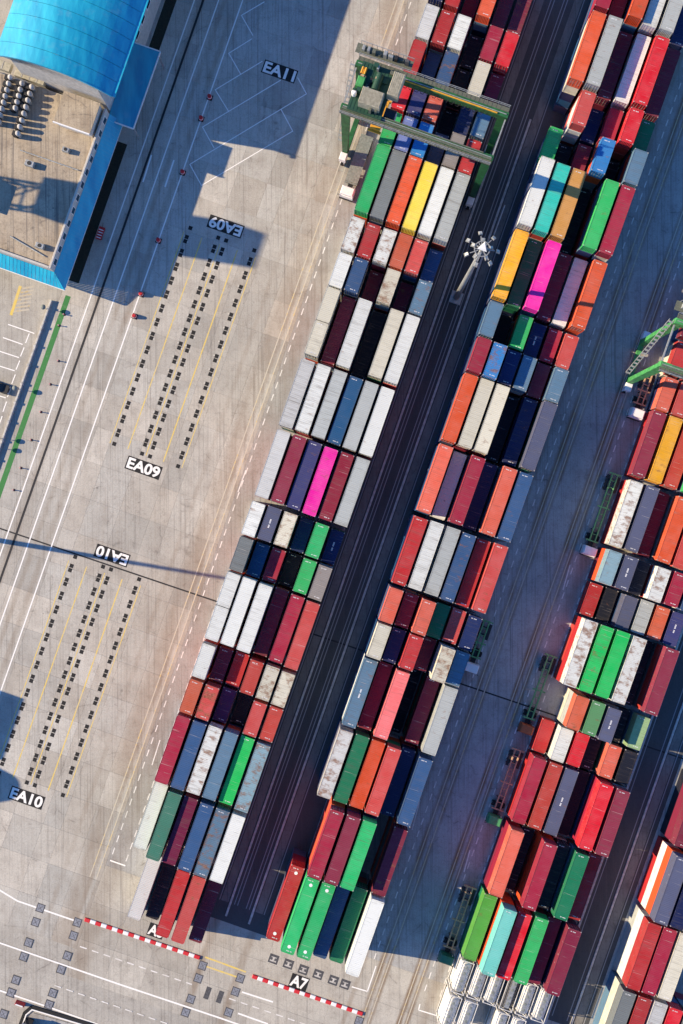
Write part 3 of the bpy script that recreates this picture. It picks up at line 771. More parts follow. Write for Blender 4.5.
# ------------------------------------------------------------------ gantry cranes
def wheel(mb, x, y, r, w, axis='x', hub=1):
    a = (w/2, 0, 0) if axis == 'x' else (0, w/2, 0)
    mb.tube([(x-a[0], y-a[1], r), (x-a[0]*.8, y-a[1]*.8, r), (x+a[0]*.8, y+a[1]*.8, r), (x+a[0], y+a[1], r)], [r*.86, r, r, r*.86], 16, 0)
    mb.tube([(x-a[0]*1.03, y-a[1]*1.03, r), (x+a[0]*1.03, y+a[1]*1.03, r)], [r*.5, r*.5], 12, hub)
def rtg(u, v, label, mainm, trolley_x):
    o = thing('gantry_crane', label, 'crane', u, v, group='rubber tyred gantry cranes')
    S, Bw, HT = 12.25, 3.7, 22.0
    for sx in (-1, 1):
        for sy in (-1, 1):
            mb = MB(); x, y = sx*S, sy*Bw          # tapering box leg
            a0, a1, b0, b1 = .45, .75, .45, .4
            lo = [(x-a0,y-b0,2.0),(x+a0,y-b0,2.0),(x+a0,y+b0,2.0),(x-a0,y+b0,2.0)]
            hi = [(x-a1,y-b1,HT-1.5),(x+a1,y-b1,HT-1.5),(x+a1,y+b1,HT-1.5),(x-a1,y+b1,HT-1.5)]
            mb.add(lo+hi, [(0,3,2,1),(4,5,6,7),(0,1,5,4),(1,2,6,5),(2,3,7,6),(3,0,4,7)])
            part('leg', mb, mainm, o)
        mb = MB(); mb.bev(sx*S-.45, sx*S+.45, -Bw-1.6, Bw+1.6, 1.35, 2.0, .05)
        part('sill_beam', mb, mainm, o)
        for sy in (-1, 1):
            bg_ = MB(); bg_.bev(sx*S-.42, sx*S+.42, sy*(Bw+.4)-1.5, sy*(Bw+.4)+1.5, .75, 1.345, .05)
            bo = part('bogie', bg_, M['white'], o)
            for q in (-.95, .95):
                wb = MB(); wheel(wb, 0, 0, .78, .6)
                link('wheel', wb.mesh('wheel', M['rubber'], M['galv']), bo, (sx*S, sy*(Bw+.4)+q, 0))
            cv = MB(); cv.bev(sx*S-.62, sx*S+.62, sy*(Bw+1.25)-.7, sy*(Bw+1.25)+.7, 2.05, 3.3, .08)
            part('drive_housing', cv, M['white'], o)
    for sy in (-1, 1):
        mb = MB(); mb.bev(-S-.85, S+.85, sy*Bw-.45, sy*Bw+.45, HT-1.495, HT, .04)
        g = part('girder', mb, mainm, o)
        wk = MB(); yy = sy*(Bw+.85)
        wk.box(-S-.7, S+.7, yy-.38, yy+.38, HT-.25, HT-.17)
        for q in range(34): wk.box(-S-.6+q*.735, -S-.52+q*.735, yy-.35, yy+.35, HT-.169, HT-.14)
        part('walkway', wk, M['walk'], g)
        rl = MB()
        for h in (.55, 1.05): rl.bar((-S-.7, sy*(Bw+1.22), HT-.2+h), (S+.7, sy*(Bw+1.22), HT-.2+h), .07)
        for q in range(15): rl.bar((-S-.7+q*1.84, sy*(Bw+1.22), HT-.2), (-S-.7+q*1.84, sy*(Bw+1.22), HT+.85), .06)
        part('handrail', rl, M['galv'], g)
        if sy < 0:
            dk_ = MB(); dk_.box(-S-.6, S+.6, -Bw-.42, -Bw-.12, HT+.001, HT+.05); part('girder_deck', dk_, M['walk'], g)
        tr = MB(); tr.box(-S-.5, S+.5, sy*Bw-.06, sy*Bw+.06, HT+.001, HT+.12); part('trolley_rail', tr, M['galv'], g)
        fs = MB(); fs.box(-S+1, S-1, sy*(Bw-.3)-.08, sy*(Bw-.3)+.08, HT+.001, HT+.2); part('cable_tray', fs, M['amber'] if sy > 0 else M['walk'], g)
    for sx in (-1, 1):
        mb = MB(); mb.bar((sx*(S+.6), -Bw+.6, HT-.7), (sx*(S+.6), Bw-.6, HT-.7), .22, .3)
        part('end_tie', mb, M['galv'], o)
    # trolley
    tx = trolley_x
    mb = MB(); mb.box(tx-4.6, tx+1.2, -Bw-.4, Bw+.4, HT+.25, HT+.45)
    for q in range(9): mb.box(tx-4.3+q*.6, tx-4.2+q*.6, -Bw-.2, Bw+.2, HT+.451, HT+.5)
    tro = part('trolley', mb, M['crane_dark'], o)
    for (x, y, w, l, h) in ((tx-1.2, -1.9, 3.6, 2.6, 2.0), (tx+1.9, 1.4, 1.9, 3.8, 2.0)):
        mb = MB(); mb.bev(x-w/2, x+w/2, y-l/2, y+l/2, HT+.46, HT+.46+h, .06)
        n = int(w/.3)
        for q in range(n): mb.box(x-w/2+.08+q*w/n, x-w/2+.14+q*w/n, y-l/2+.06, y+l/2-.06, HT+.461+h, HT+.5+h)
        part('machinery_house', mb, M['beige'], tro)
    mb = MB(); mb.tube([(tx-1.2,-.1,HT+1.1),(tx-1.2,2.6,HT+1.1)], [.62,.62], 16)
    for q in range(8): mb.tube([(tx-1.2,.1+q*.33,HT+1.1),(tx-1.2,.2+q*.33,HT+1.1)], [.68,.68], 16)
    part('hoist_drum', mb, M['crane_dark'], tro)
    mb = MB(); mb.bev(tx-4.4, tx-3.2, -.5, 1.2, HT+.46, HT+1.5, .08); part('generator', mb, M['crane_light'], tro)
    mb = MB()
    for q in (0, .55): mb.tube([(tx-4.2+q, 1.9, HT+.46), (tx-4.2+q, 1.9, HT+.9), (tx-4.2+q, 2.9, HT+.9), (tx-4.2+q, 2.9, HT+.46)], [.16]*4, 8)
    mb.box(tx-4.3, tx-3.5, 1.7, 3.1, HT+.46, HT+.6)
    part('motor_bracket', mb, M['amber'], tro)
    mb = MB(); mb.tube([(tx-4.2,-1.6,HT+.46),(tx-4.2,-1.6,HT+1.5),(tx-4.2,-1.6,HT+1.65)], [.42,.42,.25], 14); part('tank', mb, M['white'], tro)
    rq = random.Random(21)
    for q in range(26):
        x, y = tx+rq.uniform(-4.5, 1.1), rq.uniform(-Bw, Bw); w, l, h = rq.uniform(.12, .4), rq.uniform(.12, .5), rq.uniform(.15, 1.3)
        mb = MB(); mb.bev(x-w, x+w, y-l, y+l, HT+.5, HT+.5+h, .03)
        part('machinery', mb, rq.choice([M['galv'], M['black'], M['crane_dark'], M['crane_dark'], M['greenbeam'], M['walk'], M['rustbeam']]), tro)
    mb = MB()
    for q in range(14):
        x0, x1 = tx+2.5+q*1.0, tx+3.5+q*1.0
        if x1 < S: mb.tube([(x0,Bw-.75,HT-.2),((x0+x1)/2-.2,Bw-.8,HT-1.3),((x0+x1)/2+.2,Bw-.8,HT-1.3),(x1,Bw-.75,HT-.2)], [.05]*4, 5)
    if mb.v: part('festoon_cable', mb, M['black'], o)
    # electrical cabinets and stair platform on the left end
    pl = MB(); rr = random.Random(8)
    pl.box(-S-1.6, -S+8.0, Bw+1.62, Bw+3.2, HT-.3, HT-.2)
    plo = part('platform', pl, M['walk'], o)
    for q in range(9):
        w, l, h = rr.uniform(.35, .8), rr.uniform(.4, .8), rr.uniform(.5, 1.6)
        mb = MB(); x = -S-.4+q*.93; y = Bw+2.4+rr.uniform(-.25, .25)
        mb.bev(x-w/2, x+w/2, y-l/2, y+l/2, HT-.199, HT-.2+h, .04)
        part('cabinet', mb, rr.choice([M['galv'], M['black'], M['kerb'], M['walk'], M['dark_plate']]), plo)
    mb = MB()
    for q in range(11): mb.bar((-S-1.0+q*.9, Bw+3.18, HT-.2), (-S-1.0+q*.9, Bw+3.18, HT+.9), .07)
    mb.bar((-S-1.0, Bw+3.18, HT+.9), (-S+8.0, Bw+3.18, HT+.9), .08); part('handrail', mb, M['galv'], plo)
    mb = MB()
    for q in range(16): mb.box(-S-1.7, -S-.95, Bw-.5-q*.42, Bw-.2-q*.42, HT-.6-q*1.1, HT-.55-q*1.1)
    mb.bar((-S-1.7, Bw, HT-.4), (-S-1.7, Bw-6.6, HT-17.5), .08, .2); mb.bar((-S-.95, Bw, HT-.4), (-S-.95, Bw-6.6, HT-17.5), .08, .2)
    part('stair', mb, M['galv'], o)
    # spreader hanging over the truck lane side
    mb = MB()
    for q in (-1.6, 1.6):
        for x in (tx-.6, tx+.6): mb.bar((x, q, 14.3), (x, q, HT+.3), .05)
    sp = part('hoist_rope', mb, M['black'], tro)
    mb = MB(); mb.bev(tx-.9, tx+.9, -2.6, 2.6, 13.6, 14.25, .06); mb.box(tx-1.15, tx+1.15, -3.0, -2.6, 13.5, 13.8); mb.box(tx-1.15, tx+1.15, 2.6, 3.0, 13.5, 13.8)
    part('spreader', mb, M['amber'], tro)
    mb = MB(); mb.bev(tx+1.3, tx+3.2, -3.0, -1.4, HT-2.8, HT-.5, .1); part('operator_cab', mb, M['glass'], tro)
    return o
rtg(-8.8, -66.0, 'dark green gantry crane spanning the upper end of the left block', M['crane_green'], -7.4)
rtg(53.95, -43.6, 'light green gantry crane cut by the right edge of the picture', M['crane_light'], 6.0)

# ------------------------------------------------------------------ high-mast lights
def mast(u, v, label):
    o = thing('light_mast', label, 'light mast', u, v, group='tall floodlight masts')
    mb = MB(); mb.tube([(0,0,.5),(0,0,12),(0,0,24),(0,0,34.6)], [.55,.46,.36,.26], 14)
    po = mb.mesh('pole', M['galv']); smooth(po); link('pole', po, o)
    mb = MB(); mb.bev(-1.1, 1.1, -1.1, 1.1, 0, .55, .1); part('base', mb, M['kerb'], o)
    mb = MB()
    for k in range(24):
        a, b = 2*math.pi*k/24, 2*math.pi*(k+1)/24
        mb.bar((1.15*math.cos(a), 1.15*math.sin(a), 33.6), (1.15*math.cos(b), 1.15*math.sin(b), 33.6), .14)
    for k in range(6):
        a = math.pi*k/3+.3; mb.bar((.2*math.cos(a), .2*math.sin(a), 33.62), (1.15*math.cos(a), 1.15*math.sin(a), 33.62), .12)
    part('lamp_ring', mb, M['galv'], o)
    mb = MB(); mb.add([(-.75,-.55,34.7),(.75,-.55,34.7),(0,.85,34.7),(-.5,-.35,35.1),(.5,-.35,35.1),(0,.55,35.1)], [(0,2,1),(3,4,5),(0,1,4,3),(1,2,5,4),(2,0,3,5)])
    part('head_cap', mb, M['white'], o)
    for k in range(12):
        a = (2*math.pi*k/7+.2) if k < 7 else (2*math.pi*(k-7)/5+.5); r = 2.45 if k < 7 else 1.45; c, s = math.cos(a), math.sin(a)
        mb = MB(); mb.bar((.6*c,.6*s,33.6), ((r-.5)*c,(r-.5)*s,33.5), .12)
        ar = part('lamp_arm', mb, M['galv'], o)
        mb = MB()
        vs = []
        for du, dv, z in ((-.3,-.32,33.1),(.3,-.32,33.1),(.3,.32,33.45),(-.3,.32,33.45),(-.2,-.24,33.5),(.2,-.24,33.5),(.2,.2,33.75),(-.2,.2,33.75)):
            rr_ = r-dv; vs.append((rr_*c - du*s, rr_*s + du*c, z))
        mb.add(vs, [(0,3,2,1),(4,5,6,7),(0,1,5,4),(1,2,6,5),(2,3,7,6),(3,0,4,7)])
        part('floodlight', mb, M['galv'], ar)
    return o
mast(*UV(455.9, 298), 'tall white floodlight mast between the left and middle blocks')
mast(*UV(-105, 523), 'floodlight mast outside the left edge, throwing the long thin shadow')

# ------------------------------------------------------------------ trucks
def truck(cab_px, rear_px, label, cabm, beamm, deck=False, side=False, zc=2.6):
    uc, vc = UV(*cab_px, zc); ur, vr = UV(*rear_px, .9)
    L = vc - vr; u = (uc+ur)/2 - .15
    o = thing('yard_truck', label, 'truck', u, vc, group='terminal trucks in the lanes')   # local y+ runs back up the lane
    mb = MB(); w = 1.25
    mb.bev(-w, w, -.95, .75, .75, 2.05, .05); mb.bev(-w+.06, w-.06, -.8, .72, 2.051, 2.75, .14)
    cb = part('cab', mb, cabm, o)
    mb = MB(); mb.quad([(-w+.22,-.81,2.12),(w-.22,-.81,2.12),(w-.25,-.72,2.6),(-w+.25,-.72,2.6)]); part('windscreen', mb, M['glass'], cb)
    mb = MB(); mb.box(-w-.02, w+.02, -1.12, -.955, .45, .85); part('bumper', mb, M['black'], cb)
    for s in (-1, 1):
        mb = MB(); mb.bar((s*w, -.85, 2.1), (s*(w+.25), -1.0, 2.15), .05); mb.box(s*(w+.25)-.07, s*(w+.25)+.07, -1.06, -.98, 1.75, 2.25); part('mirror', mb, M['black'], cb)
    mb = MB(); mb.box(-.45, .45, .76, 3.6, .7, .95); mb.tube([(0,2.6,.951),(0,2.6,1.12)], [.5,.5], 12); part('tractor_frame', mb, M['black'], o)
    mb = MB(); mb.tube([(.8,1.0,.9),(.8,1.0,2.6)], [.09,.09], 8); part('exhaust', mb, M['galv'], o)
    for y in (-.2, 2.6):
        for s in (-1, 1):
            wb = MB(); wheel(wb, 0, 0, .52, .42 if y < 0 else .62); link('wheel', wb.mesh('wheel', M['rubber'], M['galv']), o, (s*(.98 if y < 0 else .9), y, 0))
    y0, y1 = 1.7, L
    mb = MB()
    for s in (-1, 1): mb.box(s*.5-.11, s*.5+.11, y0, y1, 1.13, 1.5)
    ch = part('chassis_beam', mb, beamm, o)
    n = max(4, int((y1-y0)/1.25)); mb = MB()
    for q in range(n+1):
        y = y0+.15+(y1-y0-.3)*q/n; full = q in (0, n, n//2)
        if full: mb.box(-1.2, 1.2, y-.12, y+.12, 1.2, 1.52)
        else: mb.box(-.389, .389, y-.06, y+.06, 1.2, 1.4)
    part('cross_member', mb, beamm, ch)
    if deck:
        mb = MB(); mb.box(-1.18, 1.18, y0+.3, y1-.3, 1.53, 1.58); part('deck', mb, M['greybeam'], ch)
    for ax in (y1-1.3, y1-2.7):
        for s in (-1, 1):
            wb = MB(); wheel(wb, 0, 0, .52, .6); link('wheel', wb.mesh('wheel', M['rubber'], M['galv']), o, (s*.92, ax, 0))
        mb = MB(); mb.tube([(-.7,ax,.52),(.7,ax,.52)], [.08,.08], 8); part('axle', mb, M['black'], ch)
    for s in (-1, 1):
        mb = MB(); mb.box(s*.62-.05, s*.62+.05, y0+2.2, y0+2.35, .1, 1.13); part('landing_leg', mb, M['black'], ch)
    for s in (-1, 1):
        mb = MB(); mb.bev(s*1.0-.28, s*1.0+.28, y1-3.5, y1-.5, 1.06, 1.1, .01); part('mudguard', mb, M['black'], ch)
    return o
truck((591,551), (616,474), 'white cab truck with an empty green skeletal trailer in the right lane', M['white'], M['greenbeam'])
truck((471.5,667.6), (489,621), 'pale cab truck half hidden beside the middle block', M['white'], M['greenbeam'])
truck((527.5,729.5), (552,655), 'orange cab truck with an empty dark green trailer', M['cab_orange'], M['greenbeam'])
truck((495.5,821), (519,749), 'bright green cab truck with an empty rusty trailer', M['cab_green'], M['rustbeam'])
truck((446.5,960), (472,886), 'dark green cab truck with an empty rusty trailer at the lane end', M['cab_dkgreen'], M['rustbeam'])
truck((348.6,191), (368,137), 'white cab truck under the dark green gantry crane', M['white'], M['greybeam'], deck=True)
truck((638.6,413), (651,372), 'white cab truck under the light green gantry crane', M['white'], M['rustbeam'])

# ------------------------------------------------------------------ buildings, upper left
wh = thing('vaulted_warehouse', 'tall warehouse with a shiny blue barrel vaulted roof', 'building', -70.5, -53.6)
# local x = u + 70.5, local y = -(v + 53.6)
def arc(n=20, half=10.5, rise=3.1):
    Rr = (half*half+rise*rise)/(2*rise); a = math.asin(half/Rr)
    return [(Rr*math.sin(-a+2*a*i/n), Rr*math.cos(-a+2*a*i/n)-(Rr-rise)) for i in range(n+1)]
prof = arc(); DEP = 75.0; EZ = 15.2
mb = MB()
mb.add([(x, y, EZ+z-.45) for x, z in prof for y in (.25, DEP)], [(2*i, 2*i+1, 2*i+3, 2*i+2) for i in range(len(prof)-1)])
mb.box(-7.8, 7.8, .3, DEP-.3, 0, EZ+1.0)
gab = [(x*.98, .3, EZ+z-.46) for x, z in prof]; mb.add(gab+[(7.7,.3,EZ-.55),(-7.7,.3,EZ-.55)], [tuple(range(len(gab)+2))])
part('wall', mb, M['bluewall'], wh)
# roof sheets, one per strip, overlapping at standing seams
ns = 30; sw_ = DEP/ns; fine = arc(20)
mb0 = MB()
pts = fine
vs = []
for x, z in pts:
    for y in (0.0, sw_-.06): vs.append((x, y, EZ+z))
for x, z in pts:
    for y in (0.0, sw_-.06): vs.append((x, y, EZ+z-.12))
n2 = len(pts)*2
fs = [(2*i, 2*i+2, 2*i+3, 2*i+1) for i in range(len(pts)-1)] + [(n2+2*i, n2+2*i+1, n2+2*i+3, n2+2*i+2) for i in range(len(pts)-1)]
fs += [(2*i, n2+2*i, n2+2*i+2, 2*i+2) for i in range(len(pts)-1)] + [(2*i+1, 2*i+3, n2+2*i+3, n2+2*i+1) for i in range(len(pts)-1)]
fs += [(0, 1, n2+1, n2), (n2-2, 2*n2-2, 2*n2-1, n2-1)]
mb0.add(vs, fs)
for i in range(len(pts)-1):
    a, b = pts[i], pts[i+1]; mb0.bar((a[0], sw_-.09, EZ+a[1]+.02), (b[0], sw_-.09, EZ+b[1]+.005), .05, .04)
sheet = mb0.mesh('roof_sheet', M['blue'])
for i in range(ns): link('roof_sheet', sheet, wh, (0, i*sw_, 0))
mb = MB(); mb.box(10.45, 11.05, 0, DEP, EZ-.35, EZ-.05); part('gutter', mb, M['blue'], wh)
mb = MB()
for i in range(len(pts)-1):
    a, b = pts[i], pts[i+1]; mb.bar((a[0], -.07, EZ+a[1]-.04), (b[0], -.07, EZ+b[1]-.04), .12, .4)
part('gable_trim', mb, M['blue'], wh)
for i in range(20):
    mb = MB(); y = 14.0+i*2.9
    mb.box(7.802, 7.86, y, y+1.9, 5.0, 7.9, 1); mb.box(7.803, 7.88, y+.2, y+1.7, 5.3, 7.6, 0)
    part('window', mb, (M['glass'], M['white']), wh)
cn = thing('canopy', 'flat dark blue canopy on the shaded side of the vaulted warehouse', 'canopy', -60.2, -59.6)
mb = MB(); mb.box(-2.45, 2.4, -7.2, 7.2, 5.9, 6.05); part('canopy_sheet', mb, M['blue'], cn)
mb = MB()
for a in ((-2.5,7.3,2.5,7.3), (2.5,7.3,2.5,-7.3), (2.5,-7.3,-2.5,-7.3)): mb.bar((a[0],a[1],6.02), (a[2],a[3],6.02), .18, .3)
part('edge_trim', mb, M['white'], cn)
mb = MB()
for y in (-6.5, 0, 6.5): mb.bar((-2.5,y,5.6), (2.4,y,5.8), .2, .25)
for y in (-6.9, 6.9): mb.tube([(2.2,y,0),(2.2,y,5.9)], [.15,.15], 8)
part('bracket', mb, M['galv'], cn)

of = thing('flat_roofed_office', 'tan flat roofed office block with a blue skirt roof', 'building', -62.3, -23.4)
# local x = u+62.3 (building lies at x<0), local y = -(v+23.4) (building lies at y>0)
mb = MB(); mb.box(-40, 0, 0, 29.7, 0, 8.4)
part('wall', mb, M['bluewall'], of)
mb = MB(); mb.box(-39.7, -.35, .35, 29.6, 8.401, 8.5)
part('roof_slab', mb, M['roofconc'], of)
mb = MB(); mb.bev(-.349, .02, 0, 29.7, 8.405, 9.25, .04); mb.bev(-40, -.35, -.02, .349, 8.405, 9.25, .04)
part('parapet', mb, M['bluewall'], of)
for i in range(12):
    mb = MB(); y = .9+i*2.4
    mb.box(.021, .06, y, y+1.3, 7.3, 8.9, 1); mb.box(.022, .08, y+.12, y+1.18, 7.45, 8.75, 0)
    part('window', mb, (M['glass'], M['white']), of)
# skirt roof in corrugated blue sheets
mb = MB(); N_ = 96
for i in range(N_):
    y0, y1 = -2.3+i*(32.0/N_), -2.3+(i+1)*(32.0/N_); zz = .05*(i % 2)
    def inner(y): return (max(.05, 0.05), max(y, -.05))
    mb.quad([(.06,max(y0,-.05),7.0+zz),(2.2,y0,5.1+zz),(2.2,y1,5.1+zz),(.06,max(y1,-.05),7.0+zz)])
part('skirt_roof', mb, M['blue'], of)
mb = MB(); N_ = 120
for i in range(N_):
    x0, x1 = -40+i*(42.2/N_), -40+(i+1)*(42.2/N_); zz = .05*(i % 2)
    mb.quad([(min(x0,.06),-.06,7.0+zz),(x0,-2.25,5.1+zz),(x1,-2.25,5.1+zz),(min(x1,.06),-.06,7.0+zz)])
part('skirt_roof', mb, M['blue'], of)
mb = MB(); mb.box(2.05, 2.25, -2.3, 29.7, 4.9, 5.05); mb.box(-40, 2.04, -2.35, -2.15, 4.9, 5.05); part('skirt_gutter', mb, M['white'], of)
ph = thing('stair_house', 'low grey roof house between the office roof and the blue vault', 'roof house', -66.0, -50.3, 8.5)
mb = MB(); mb.bev(-3.4, 2.9, -2.6, 2.6, 0, 2.4, .05); part('wall', mb, M['bluewall'], ph)
mb = MB(); mb.box(-3.6, 3.1, -2.85, 2.8, 2.401, 2.55); part('roof_slab', mb, M['roofconc'], ph)
mb = MB(); mb.box(-3.6, 3.1, -3.05, -2.85, 2.3, 2.75); part('parapet', mb, M['white'], ph)
ph2 = thing('plant_room', 'rooftop plant room at the left picture edge on the office roof', 'roof house', -80.6, -32.0, 8.5)
mb = MB(); mb.bev(-7, 1.6, -3.0, 2.0, 0, 2.9, .05); part('wall', mb, M['kerb'], ph2)
mb = MB(); mb.box(-7.15, 1.75, -3.15, 2.15, 2.901, 3.05); part('roof_slab', mb, M['greybeam'], ph2)
# roof ventilators in three rows
vm = MB(); vm.tube([(0,0,0),(0,0,.9)], [.34,.34], 10); vm = vm.mesh('roof_ventilator', M['galv'])
vh = MB(); vh.tube([(0,0,.9),(0,0,1.0),(0,0,1.45),(0,0,1.75),(0,0,1.9)], [.34,.46,.46,.34,.1], 12); vh = smooth(vh.mesh('cowl', M['kerb']))
vb = MB(); vb.box(-1.0, -.3, -.55, .3, 0, 1.35); vb = vb.mesh('fan_box', M['black'])
vi = 0
def zoomP(x, y, z): return P(x/5.69, 50+y/5.69, z)
for ri, (a, b, n, w) in enumerate((((55,150),(-12,400),8,'left'), ((122,185),(84,325),5,'middle'), ((178,205),(98,470),8,'right'))):
    for i in range(n):
        t = i/(n-1); x, y = zoomP(a[0]+(b[0]-a[0])*t, a[1]+(b[1]-a[1])*t, 10.2)
        o = tag(link('roof_ventilator', vm, None, (x, y, 8.501), -TH), 'white domed roof ventilator, %s from the top in the %s row' % (ORD[i], w), 'ventilator', 'ventilators on the office roof')
        link('cowl', vh, o); link('fan_box', vb, o)
for i, (a, b) in enumerate((((-30,70),(60,100)), ((85,120),(255,175)))):
    p0, p1 = Vector(zoomP(*a, 9.4)), Vector(zoomP(*b, 9.4)); c = (p0+p1)/2; L = (p1-p0).length
    o = thing('roof_duct', '%s tan duct box under the vault edge on the office roof' % ('short left' if i == 0 else 'long'), 'duct', 0, 0, 8.501)
    o.location = (c.x, c.y, 8.501)
    mb = MB(); mb.bev(-L/2, L/2, -.75, .75, 0, .9, .06); part('casing', mb, M['beige'], o)
    mb = MB(); n = int(L/1.2)
    for q in range(1, n): mb.box(-L/2+q*L/n-.04, -L/2+q*L/n+.04, -.72, .72, .901, .95)
    part('seam', mb, M['kerb'], o)
# structures outside the left edge whose shadows reach into the picture
lt = thing('lattice_tower', 'lattice tower with a boxed head, outside the left edge', 'tower', *UV(-182, 174))
mb = MB()
for s in (-1, 1):
    for q in (-1, 1): mb.bar((s*2.6, q*2.6, 0), (s*2.2, q*2.2, 32), .35)
part('leg', mb, M['galv'], lt)
mb = MB()
for i in range(8):
    z0, z1 = i*4, i*4+4
    for s in (-1, 1):
        k0, k1 = 2.6-.0125*z0, 2.6-.0125*z1
        mb.bar((s*k0,-k0,z0), (s*k1,k1,z1), .2); mb.bar((-k0,s*k0,z0), (k1,s*k1,z1), .2); mb.bar((s*k1,-k1,z1), (s*k1,k1,z1), .2); mb.bar((-k1,s*k1,z1), (k1,s*k1,z1), .2)
part('bracing', mb, M['galv'], lt)
mb = MB(); mb.bev(-3.4, 3.4, -3.4, 3.4, 32.01, 40, .2); part('head_box', mb, M['bluewall'], lt)
wt = thing('water_tower', 'round water tower outside the left edge, throwing the round shadow', 'tower', *UV(-228, 748))
mb = MB(); mb.tube([(0,0,0),(0,0,15)], [1.0,.9], 14); part('stem', mb, M['kerb'], wt)
mb = MB(); mb.tube([(0,0,15),(0,0,16),(0,0,18),(0,0,20),(0,0,22),(0,0,23)], [.9,2.6,3.9,3.9,2.6,.6], 20); link('tank', smooth(mb.mesh('tank', M['kerb'])), wt)
sh = thing('gate_house', 'plain block building outside the left edge, throwing the square shadow', 'building', *UV(-197, 688))
mb = MB(); mb.box(-6, 6, -6, 5.8, 0, 16.5); part('wall', mb, M['bluewall'], sh)
mb = MB(); mb.bev(-6.1, 6.1, -6.1, 5.9, 16.501, 16.9, .05); part('roof_slab', mb, M['kerb'], sh)

# ------------------------------------------------------------------ small things on the left apron
for i, p in enumerate(((209.8,97.6),(201.3,118.9),(182.8,172.7),(158.6,240.7),(141.4,294.4),(134.7,316.3))):
    u, v = UV(*p)
    o = thing('traffic_barrel', 'red traffic barrel on the white lane line, %s from the top' % ORD[i], 'barrel', u, v, group='red barrels along the lane line')
    mb = MB(); mb.tube([(0,0,.08),(0,0,.3),(0,0,.7),(0,0,1.0)], [.42,.44,.38,.3], 14); part('body', mb, M['red'], o)
    mb = MB(); mb.box(-.5, .5, -.5, .5, 0, .079); part('foot', mb, M['rubber'], o)
    mb = MB(); mb.tube([(0,0,.42),(0,0,.58)], [.44,.42], 14); part('band', mb, M['white'], o)
for i, p in enumerate(((64.4,314.7),(59.3,325.7),(58.6,361),(50.5,384.4),(41,412),(31.5,440),(21,468),(14,490))):
    u, v = UV(*p)
    o = thing('bollard', 'thin red bollard beside the green walkway, %s from the top' % ORD[i], 'bollard', u, v, group='red bollards along the walkway')
    mb = MB(); mb.tube([(0,0,.05),(0,0,.75)], [.09,.08], 8); part('post', mb, M['red'], o)
    mb = MB(); mb.tube([(0,0,0),(0,0,.05)], [.25,.25], 10); part('foot', mb, M['rubber'], o)
    mb = MB(); mb.tube([(0,0,.6),(0,0,.68)], [.13,.13], 8); part('band', mb, M['white'], o)
u, v = UV(101, 234)
o = thing('hand_cart', 'small dark red flat cart with white slats beside the lane', 'cart', u, v)
mb = MB(); mb.bev(-.55, .55, -1.2, 1.2, .45, .6, .03); part('bed', mb, M['red'], o)
for q in range(4):
    mb = MB(); mb.box(-.42, .42, -.95+q*.5, -.8+q*.5, .601, .66); part('slat', mb, M['white'], o)
for s in (-1, 1):
    for q in (-.8, .8):
        wb = MB(); wheel(wb, 0, 0, .22, .12); link('wheel', wb.mesh('wheel', M['rubber'], M['galv']), o, (s*.48, q, 0))
mb = MB(); mb.bar((0, 1.2, .5), (0, 1.9, 1.0), .05); part('handle', mb, M['black'], o)
# boundary wall of the car park with globe lamps
a, b = P(53.5, 296), P(-22, 512)
uw = UV(34, 352)[0]
bw = thing('boundary_wall', 'low pale wall between the car park and the green walkway', 'wall', uw, 20.0)
mb = MB(); mb.bev(-.16, .16, -42, 39.2, 0, .62, .03); part('wall_body', mb, M['kerb'], bw)
for q in range(22):
    mb = MB(); mb.bev(-.22, .22, -40.3+q*3.7, -39.9+q*3.7, 0, .78, .04); part('pier', mb, M['kerb'], bw)
for i, p in enumerate(((50,310.5),(14.5,388),(0,438),(-4,447))):
    u, v = UV(*p)
    o = thing('globe_lamp', 'short globe lamp on the car park wall, %s from the top' % ORD[i], 'lamp', uw-.5, v, group='globe lamps along the wall')
    mb = MB(); mb.tube([(0,0,0),(0,0,1.5)], [.07,.06], 8); part('post', mb, M['galv'], o)
    mb = MB(); mb.tube([(0,0,1.5),(0,0,1.6),(0,0,1.85),(0,0,2.1),(0,0,2.2)], [.15,.38,.48,.38,.12], 12); link('globe', smooth(mb.mesh('globe', M['greybeam'])), o)
# dark car at the left edge, nose to the wall
u, v = UV(2, 388)
o = thing('parked_car', 'black car parked at the left edge, nose to the low wall', 'car', u-.6, v, rz=-TH)
mb = MB()
for (x0, x1, z0, z1, ins) in ((-2.2, 2.2, .35, .85, .0),):
    mb.bev(x0, x1, -.88, .88, z0, z1, .12)
bd = part('body', mb, M['black'], o)
mb = MB(); mb.add([(-1.9,-.78,.85),(1.1,-.78,.85),(1.1,.78,.85),(-1.9,.78,.85),(-1.4,-.66,1.42),(.4,-.66,1.42),(.4,.66,1.42),(-1.4,.66,1.42)],
                 [(4,5,6,7),(0,1,5,4),(1,2,6,5),(2,3,7,6),(3,0,4,7)]); part('cabin', mb, M['glass'], o)
mb = MB(); mb.bev(-1.35, .35, -.64, .64, 1.421, 1.46, .02); part('roof', mb, M['black'], o)
for sx in (-1.35, 1.35):
    for sy in (-.8, .8):
        wb = MB(); wheel(wb, 0, 0, .32, .22, 'y'); link('wheel', wb.mesh('wheel', M['rubber'], M['galv']), o, (sx, sy, 0))
for sy in (-.6, .6):
    mb = MB(); mb.box(2.19, 2.23, sy-.18, sy+.18, .6, .75); part('headlight', mb, M['white'], o)
